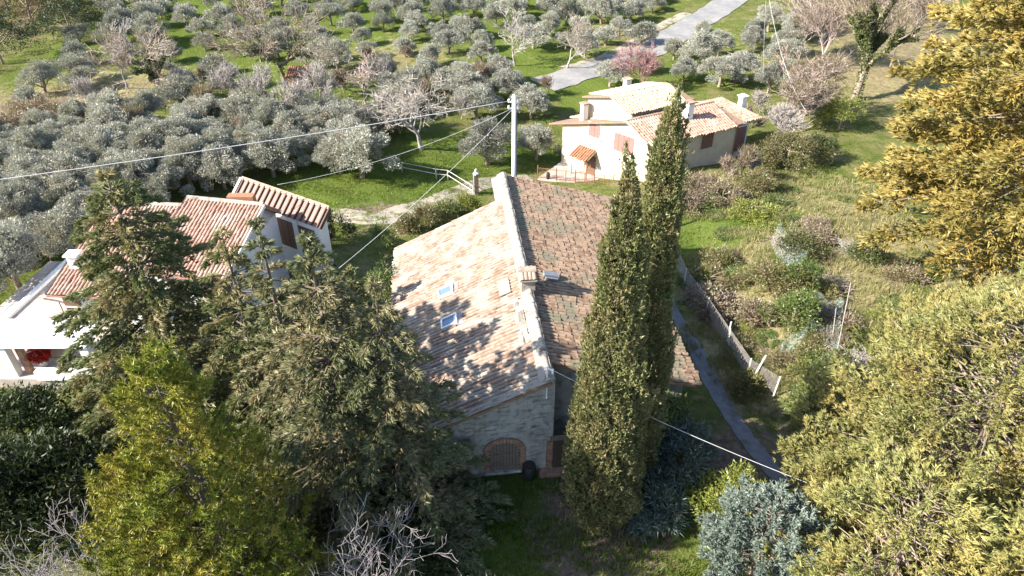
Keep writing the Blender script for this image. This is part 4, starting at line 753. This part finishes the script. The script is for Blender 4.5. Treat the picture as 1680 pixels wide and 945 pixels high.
def bare_tree(name, label, x, y, h, seed, bark, r0=.16, ivy=0, twig=None, leaf=None, wide_=1., **kw):
    r = RNG(seed); S, tips = bare(r, h, r0, **kw); t = thing(name, label, 'bare tree', (x, y, float(gz(x, y)) - .05)); z = max(S[:, 5].max(), .1); f = h / z; S[:, :6] *= f; wd = np.array((wide_, wide_, 1.)); S[:, :3] *= wd; S[:, 3:6] *= wd
    obj('trunk', segs_mesh('trunk', S, M[bark], 4), t); tips = tips * f * wd
    if leaf: obj('twigs', leaf_mesh('twigs', sprays(r, tips, nrm(tips - np.array((0, 0, h * .35))), *leaf), M[twig]), t)
    if ivy:
        big = S[S[:, 6] > r0 * .12]; i = r.integers(0, len(big), ivy); f_ = r.random((ivy, 1)); P = big[i, :3] * (1 - f_) + big[i, 3:6] * f_ + rnd_dirs(r, ivy) * (big[i, 6:7] + .16); obj('ivy', leaf_mesh('ivy', sprays(r, P, rnd_dirs(r, ivy) + np.array((0, 0, .3)), 2, .20, .15, .6), M['ivy']), t)
    return t
def gtree(px, py, *a, **k):
    p = G(px, py); return bare_tree(a[0], a[1], p[0], p[1], *a[2:], **k)
TW = (3, .5, .03, .5)
gtree(268, 158, 'bare_tree', 'pinkish bare tree with ivy round its trunk in the left grove', 8.4, 300, 'bark_pink', .24, 1800, 'shrub_brown', (6, .55, .045, .6), wide_=1.15, rmin=.022, n_child=(6, 5, 4, 3, 2), levels=4)
gtree(470, 140, 'bare_tree', 'large brown bare tree with dark trunk in the left grove', 11, 301, 'bark_brown', .32, 900, 'shrub_brown', (5, .6, .045, .6), wide_=1.25, rmin=.024, n_child=(7, 5, 4, 3, 2), levels=4)
gtree(210, 145, 'bare_tree', 'slender white-barked bare tree in the left grove', 7.5, 302, 'bark_pale', .12, 0, rmin=.024, n_child=(6, 4, 3, 3, 2), levels=4, up=.2, ang=.55)
gtree(692, 245, 'bare_tree', 'wide spreading pale bare tree on the lawn left of the pole', 7.2, 303, 'bark_pale', .24, 0, 'shrub_brown', (3, .45, .03, .5), wide_=1.35, rmin=.02, n_child=(7, 6, 4, 3, 2), levels=4, spread=1.2, up=.06, ang=.95)
gtree(845, 108, 'bare_tree', 'pale bare tree in front of the far olives above the pole', 6.5, 304, 'bark_pale', .14, 0, wide_=1.2, rmin=.024, n_child=(6, 4, 4, 3, 2), levels=4)
gtree(930, 112, 'bare_tree', 'small bare tree with pale leaning trunk beside the road', 6.0, 305, 'bark_pale', .15, 0, 'shrub_brown', (5, .45, .04, .6), wide_=1.2, rmin=.022, n_child=(5, 5, 4, 3, 2), levels=4)
gtree(1062, 160, 'bare_tree', 'reddish pink bare tree behind the beige house roof', 5.6, 306, 'bark_red', .13, 0, 'bark_red', (6, .5, .035, .5), wide_=1.2, rmin=.02, n_child=(7, 5, 4, 3, 2), levels=4)
gtree(600, 172, 'bare_tree', 'greyish bare tree among the olives above the yellow-green evergreen', 5.4, 307, 'bark_pink', .12, 0, wide_=1.2, rmin=.022, n_child=(6, 5, 4, 3, 2), levels=4)
for i, (px, py, h) in enumerate(((430, 195, 5.4), (480, 212, 5.0), (530, 190, 5.0), (390, 175, 4.6))):
    gtree(px, py, 'bare_tree', ['pale twiggy bare tree in the dense olive band, lowest of four', 'pale bushy bare tree near the little red roof, second of four', 'pale bare tree right of the little red roof', 'pale bare tree under the large brown bare tree'][i], h, 310 + i, 'bark_pale', .12, 0, 'bark_pale', (4, .45, .03, .5), wide_=1.3, rmin=.02, n_child=(7, 5, 4, 3, 2), levels=4, ang=.6, up=.2)
gtree(1400, 165, 'bare_tree', 'big bare tree with ivy-covered limbs left of the golden conifer', 17, 320, 'bark_brown', .42, 9500, 'shrub_brown', (5, .7, .045, .6), wide_=1.25, rmin=.024, n_child=(7, 6, 4, 4, 2), levels=4, ang=.6, up=.16)
for i, (px, py, h, b) in enumerate(((1300, 220, 6.2, 'bark_pink'), (1270, 245, 4.2, 'bark_pale'), (1320, 190, 7, 'bark_pink'), (1350, 120, 9, 'bark_pink'), (1460, 110, 11, 'bark_pink'), (1500, 60, 11, 'bark_pink'), (1310, 90, 8, 'bark_pink'))):
    gtree(px, py, 'bare_tree', ['pinkish bare thicket tree above the wide olive-green bush', 'pale lilac bare shrub beside the garage', 'pinkish bare thicket tree below the ivy-clad tree', 'bare tree left of the ivy-clad tree', 'bare tree between the ivy-clad tree and the golden conifer', 'far bare tree touching the golden conifer at the top edge', 'bare tree right of the small olive grove'][i], h, 330 + i, b, .13, 0, 'shrub_brown' if b == 'bark_pink' else 'bark_pale', (6, .55, .04, .6), wide_=1.3, rmin=.02, n_child=(8, 6, 4, 3, 2), levels=4, ang=.6, up=.15)
# white-twigged trees at the bottom edge
for i, (x, y, h, lab) in enumerate(((-12.9, 12.6, 7.0, 'bare tree with whitish twigs in the bottom left corner'), (-4.0, 12.0, 7.8, 'bare tree with whitish twigs at the bottom edge left of centre'), (-1.5, 12.4, 6.6, 'bare tree with whitish twigs at the bottom edge near the yard'), (-15.2, 13.6, 5.4, 'bare white-twigged tree cut by the left edge'))):
    bare_tree('bare_tree', lab, x, y, h, 350 + i, 'bark_white', .09, n_child=(6, 5, 4, 3, 2), levels=5, ang=.75, wig=.20, up=.12, spread=1.1, rmin=.0075, wide_=1.1)

# leafless scrub among the olives, brambles on the slope right of the path
SCRUB = []
for i in range(4):
    r = RNG(380 + i); S, tips = bare(r, 2.2, .05, rmin=.02, n_child=(9, 6, 4, 3, 2), levels=3, t0=.0, ang=.7, up=.2, wig=.2); S[:, :6] *= 2.4 / S[:, 5].max(); b = ('bark_pale', 'bark_pink')[i % 2]
    tips = tips * 2.4 / max(tips[:, 2].max(), .1); SCRUB.append((leaf_mesh('twigs', sprays(r, tips, nrm(tips), 6, .45, .03, .5), M[b if i % 2 == 0 else 'shrub_brown']), segs_mesh('stems', S, M[b], 3)))
rs = RNG(390)
for (px, py) in ((330, 140), (300, 160), (150, 180), (560, 150), (640, 150), (760, 125), (700, 130), (620, 195), (340, 190), (560, 240), (180, 205), (90, 245), (240, 225), (655, 215), (720, 180), (760, 190), (500, 235), (410, 235), (120, 215), (790, 150), (830, 135), (890, 150), (680, 100), (610, 110), (360, 140), (1230, 225), (1250, 190), (1310, 150), (1340, 200), (1240, 290), (1210, 285), (1290, 250), (1180, 300), (1360, 90), (1420, 60), (1330, 60)):
    p = G(px + rs.uniform(-14, 14), py + rs.uniform(-6, 6)); k = SCRUB[int(rs.integers(4))]; t = thing('bare_shrub', 'pale leafless scrub bush scattered among the trees of the upper half', 'bare shrub', p, rs.uniform(0, 6), 'leafless scrub bushes', rs.uniform(.8, 1.5)); obj('twigs', k[0], t); obj('stems', k[1], t)
BRAM = []
for i, mt in enumerate(('shrub_green', 'shrub_olive', 'shrub_brown', 'shrub_olive', 'yellowgreen', 'shrub_green')):
    r = RNG(395 + i); V = round_crown(r, 1., .6, .35, 26, 120, .13, .05, .34); V[:, 2] = np.maximum(V[:, 2], -.05); BRAM.append((leaf_mesh('crown', V, M[mt]), segs_mesh('stems', limb_tree(r, 1., .03, 6, .7), M['bark_brown'], 3)))
BP = [[(1105, 300), (1230, 285), (1360, 300), (1420, 350), (1400, 420), (1260, 440), (1120, 400)], [(1140, 440), (1350, 430), (1400, 560), (1330, 640), (1230, 600), (1160, 520)], [(1400, 420), (1660, 460), (1560, 560), (1420, 600)]]
for poly, cnt in zip(BP, (24, 36, 14)):
    c = np.array([G(*q)[:2] for q in poly]); k = 0
    while k < cnt:
        x, y = rs.uniform(c[:, 0].min(), c[:, 0].max()), rs.uniform(c[:, 1].min(), c[:, 1].max())
        if not in_px(x, y, poly, .2): continue
        k += 1; kit = BRAM[int(rs.integers(6))]; s_ = rs.uniform(.6, 1.7); t = thing('bramble_bush', 'low tangled bramble bush on the rough slope right of the path', 'bramble', (x, y, float(gz(x, y)) - .1), rs.uniform(0, 6), 'bramble bushes on the rough slope', (s_, s_ * rs.uniform(.7, 1.3), s_ * rs.uniform(.45, .85))); obj('crown', kit[0], t); obj('stems', kit[1], t)

# ------------------------------------------------------------------ pole and wires
def wire(label, pts, sag, r_=.022, name='overhead_wire', n=28, group=None):
    a, b = np.asarray(pts[0], float), np.asarray(pts[1], float); P = [a + (b - a) * t - np.array((0, 0, sag * 4 * t * (1 - t))) for t in np.linspace(0, 1, n)]
    o = MB().tube(P, r_, 5).obj(name, M['wire'], None, True); o['label'] = label; o['category'] = 'wire'
    if group: o['group'] = group
px_, py_ = .12, 41.2; PT = aty(840, 158, py_); pz = float(gz(px_, py_))
T = thing('utility_pole', 'tall pale concrete utility pole behind the farmhouse ridge', 'utility pole', (px_, py_, pz)); ph = PT[2] - pz
MB().tube([(0, 0, -.3), (0, 0, ph)], [.17, .12], 10).obj('shaft', M['white_paint'], T, True); MB().tube([(.2, .05, 0), (.16, .05, ph * .9)], .035, 6).obj('conduit', M['metal_grey'], T); MB().tube([(0, 0, ph), (0, 0, ph + .12)], [.13, .05], 8).obj('cap', M['white_paint'], T)
for z in (.35, .75): br = MB().beam((-.35, 0, ph - z), (.3, 0, ph - z), .07).obj('bracket', M['white_paint'], T); [MB().tube([(s, 0, ph - z), (s, 0, ph - z + .18)], [.06, .05], 8).obj('insulator', M['white_paint'], br) for s in (-.32, .22)]
e = aty(0, 285, 33.5); a = np.array((px_, py_, pz + ph - .25)); wire('long white overhead wire running from the pole to the left edge', (a, a + (e - a) * 1.5), .35, .022)
a = np.array((px_, py_, pz + ph - .7)); wire('thin wire from the pole down to the red ribbed roof', (a, atz(455, 303, 4.1)), .6, .009)
b = atz(556, 440, 2.2); wire('bluish cable slanting from the pole into the trees left of the farmhouse', (a, b), .3, .014)
a = FH(.05, 0, 6.15); b = aty(1308, 780, 16.2); wire('white cable from the farmhouse gable to the lower right', (a, a + (b - a) * 1.25), .25, .012)
a = atz(1258, -25, 9.5); b = atz(1322, 182, 0.2); wire('pale drooping cable at the top right beyond the small grove', (a, b), 1.2, .02); b = atz(1252, 130, 1.0); wire('second thin cable hanging from the top right', (a, b), .3, .014)

# ------------------------------------------------------------------ gate, rail and fences
p = G(782, 318); up = np.array((0, 0, 1.)); T = thing('gate_pillar', 'tall dark gate pillar with pale top beside the lawn', 'pillar', p); MB().box((0, 0, .85), (.34, .34, 1.9)).obj('shaft', M['wood_dark'], T); MB().box((-.2, -.03, .85), (.08, .3, 1.7)).obj('side_board', M['concrete'], T); MB().tube([(0, 0, 1.8), (0, 0, 1.9), (0, 0, 2.0), (0, 0, 2.25)], [.26, .26, .12, .08], 8).obj('cap', M['concrete'], T)
F = thing('lawn_rail', 'pale pipe handrail turning down towards the gate pillar', 'handrail'); Q = [G(660, 283), G(716, 294), G(735, 296), G(776, 322)]; R_ = [q + up * .95 for q in Q]
MB().tube(R_, .025, 6).obj('rail', M['concrete'], F); MB().tube([q + up * .5 for q in Q], .03, 6).obj('rail', M['concrete'], F)
for q in Q: MB().tube([q - up * .1, q + up * .95], .035, 6).obj('post', M['concrete'], F)
F = thing('wire_fence', 'sagging wire mesh fence with pale posts along the garden path', 'fence'); Q = [G(1100, 408), G(1122, 470), G(1155, 520), G(1195, 572), G(1225, 622), G(1268, 652)]
tops = []
for i, q in enumerate(Q):
    lean = np.array((.10 * ((i * 7) % 3 - 1), .05, 1.25)); tops.append(q + lean); MB().tube([q - up * .2, q + lean * 1.05], .04, 6).obj('post', M['concrete'], F)
wm = MB()
for i in range(len(Q) - 1):
    for t in np.linspace(0, 1, 36)[:-1]: wm.tube([Q[i] + (Q[i + 1] - Q[i]) * t, tops[i] + (tops[i + 1] - tops[i]) * t], .0055, 3)
    for z in np.linspace(.04, 1, 17): wm.tube([Q[i] + (tops[i] - Q[i]) * z, Q[i + 1] + (tops[i + 1] - Q[i + 1]) * z], .0055, 3)
wm.obj('wire_mesh', M['bark_pale'], F, kind='stuff')
for i, (b, t, lab, m) in enumerate((((1228, 632), (1257, 583), 'pale post leaning beside the lower end of the wire fence', 'concrete'), ((1192, 566), (1200, 528), 'short pale post in the dry grass beside the fence', 'concrete'), ((1371, 592), (1396, 464), 'tall pale cane standing in the green netting', 'bark_pale'), ((1360, 432), (1388, 335), 'thin dark pole behind the netted garden, left of two', 'wood_dark'), ((1417, 412), (1443, 320), 'thin dark pole behind the netted garden, right of two', 'wood_dark'), ((1366, 560), (1372, 505), 'short cane at the edge of the green netting', 'bark_pale'))):
    p = G(*b); q = aty(t[0], t[1], p[1]); o = MB().tube([p - up * .2, q], [.055, .045] if i < 2 else [.03, .022], 6).obj('garden_post', M[m]); o['label'] = lab; o['category'] = 'post'
# green netting drooping over canes
def netting():
    m, nt, out = newmat('netting'); b = N(nt, 'ShaderNodeBsdfDiffuse'); b.inputs[0].default_value = (.20, .25, .235, 1); tr = N(nt, 'ShaderNodeBsdfTransparent'); ms = N(nt, 'ShaderNodeMixShader'); f = noise(nt, 9, 6)
    nt.links.new(ramp(nt, f, .42, .72), ms.inputs[0]); nt.links.new(tr.outputs[0], ms.inputs[1]); nt.links.new(b.outputs[0], ms.inputs[2]); nt.links.new(ms.outputs[0], out.inputs[0])
    r = RNG(9)
    for (c, lab) in (([(1320, 545), (1372, 590), (1376, 515), (1330, 500)], 'sheet of pale green netting hanging beside the tall cane'), ([(1262, 402), (1300, 470), (1318, 440), (1275, 385)], 'strip of pale green netting at the back of the garden'), ([(1268, 600), (1300, 590), (1320, 560), (1285, 570)], 'low scrap of green netting near the fence end')):
        q = [G(*p) for p in c]; n = 12; V = []
        for i in range(n + 1):
            for j in range(n + 1):
                u, v = i / n, j / n; p = (q[0] * (1 - u) + q[1] * u) * (1 - v) + (q[3] * (1 - u) + q[2] * u) * v; V.append((p[0] + r.normal(0, .03), p[1] + r.normal(0, .03), float(gz(p[0], p[1])) + .25 + .9 * v * (1 - .5 * math.sin(u * 3.14)) + r.normal(0, .07)))
        F_ = [(i * (n + 1) + j, i * (n + 1) + j + 1, (i + 1) * (n + 1) + j + 1, (i + 1) * (n + 1) + j) for i in range(n) for j in range(n)]
        obj('garden_net', mesh('garden_net', V, quads=F_, mat=m, smooth=True), label=lab, cat='net')
netting()
# heaps of dry twigs in the garden
for i, (px, py, R, lab, m) in enumerate(((1362, 475, 1.1, 'heap of pinkish dry vine twigs above the green netting', 'bark_pink'), (1285, 408, 1.2, 'arching tangle of brown twigs over the garden back', 'bark_pink'), (1400, 600, 1.0, 'fallen dry branches below the tall cane', 'bark_pale'), (1395, 415, .9, 'cut branch lying in the shade left of the golden conifer', 'bark_pale'))):
    r = RNG(400 + i); p = G(px, py); S = []
    for k in range(150): a = rnd_dirs(r, 1)[0] * np.array((R, R, .25)) * r.random() + np.array((0, 0, .45)); d = rnd_dirs(r, 1)[0] * np.array((1, 1, .35)) * r.uniform(.3, .8); S += [[*a, *(a + d), .014, .011], [*(a + d), *(a + d * 1.6 + r.normal(0, .2, 3)), .011, .007]]
    o = obj('twig_heap', segs_mesh('twig_heap', S, M[m], 3), None, p, label=lab, cat='twig heap')
# pot by the arched door, little red roof far back
p = FH(.1, -.05, 0); z = float(gz(p[0], p[1])); n_ = hit(868, 770, FH(0, .1, 0), -FE); T = thing('water_barrel', 'dark barrel beside the arched door of the farmhouse', 'barrel', (n_[0], n_[1], float(gz(n_[0], n_[1])))); MB().tube([(0, 0, -.05), (0, 0, .1), (0, 0, .4), (0, 0, .7)], [.24, .29, .31, .27], 12).obj('body', M['black'], T, True); MB().tube([(0, 0, .7), (0, 0, .74)], [.29, .27], 12).obj('lid', M['metal_dark'], T)
p = G(495, 143); T = thing('field_hut', 'tiny hut with red roof among the trees of the left grove', 'hut', p); MB().box((0, 0, .6), (2.2, 1.6, 1.6)).obj('wall', M['brick'], T); mb = MB(); slab(mb, [np.array(q) for q in ((-1.3, 1., 2.0), (1.3, 1., 2.0), (1.3, -1., 1.45), (-1.3, -1., 1.45))], .08); ro = mb.obj('roof', M['terracotta'], T)
obj('roof_tiles', tiles_mesh('roof_tiles', tile_frames(RNG(1), (-1.3, 1., 2.), (1, 0, 0), (0, -2, -.55), 2.6, 2.07, .25, .4, 1.2), M['terracotta']), ro, kind='stuff')

# ------------------------------------------------------------------ grass and weeds
def grass(name, label, areas, mat, seed, L, W):
    r = RNG(seed); V = []
    for (px, py, rad, n, hh) in areas:
        c = G(px, py); a = r.uniform(0, 6.28, n); q = rad * np.sqrt(r.random(n)); x = c[0] + q * np.cos(a); y = c[1] + q * np.sin(a); u, v = (np.stack([x, y, np.zeros(n)], 1) - FO) @ FP, (np.stack([x, y, np.zeros(n)], 1) - FO) @ FE
        k = ~((u > -6.3) & (u < 6.2) & (v > .35) & (v < 18.2)) & (np.sin(x * 1.7 + np.sin(y * 2.1) * 1.5) + np.sin(y * 1.9 + x * .6) + r.normal(0, .8, n) > -.5); x, y = x[k], y[k]
        P = np.stack([x, y, gz(x, y) - .03], 1); D = np.tile(np.array((0, 0, 1.)), (len(P), 1)); V.append(sprays(r, P, D, 5, L * hh, W, .45, .05))
    V = np.concatenate(V); o = obj(name, leaf_mesh(name, V, M[mat]), kind='stuff'); o['label'] = label; o['category'] = 'grass'
grass('grass', 'green grass of the yard, lawn and verges', [(820, 900, 3.5, 2600, 1), (900, 800, 3, 1500, .8), (1100, 900, 3.5, 2600, 1), (760, 860, 2, 900, 1.2), (1190, 365, 4, 1500, 1), (620, 310, 7, 3000, .8), (720, 290, 5, 1800, .8), (500, 325, 5, 1500, .8), (60, 470, 5, 1500, .9), (230, 640, 5, 1500, 1), (1300, 640, 3, 700, 1), (560, 400, 3, 600, .8), (1340, 295, 3, 500, .8)], 'grass', 500, .26, .035)
grass('dry_grass', 'dry yellowish meadow grass and weeds right of the path', [(1180, 560, 2.2, 1000, 1), (1235, 620, 2.2, 1000, 1), (1150, 450, 3, 1200, 1), (1260, 420, 4.5, 2400, 1.2), (1330, 330, 7, 4200, 1.2), (1450, 500, 6, 4500, 1.1), (1600, 480, 6, 3000, 1.1), (1400, 560, 3.5, 1600, 1.2), (1150, 315, 5, 2000, 1.2), (1080, 300, 3, 500, 1), (740, 350, 2.5, 500, .8), (960, 870, 2.5, 400, .7)], 'grass_dry', 501, .34, .04)
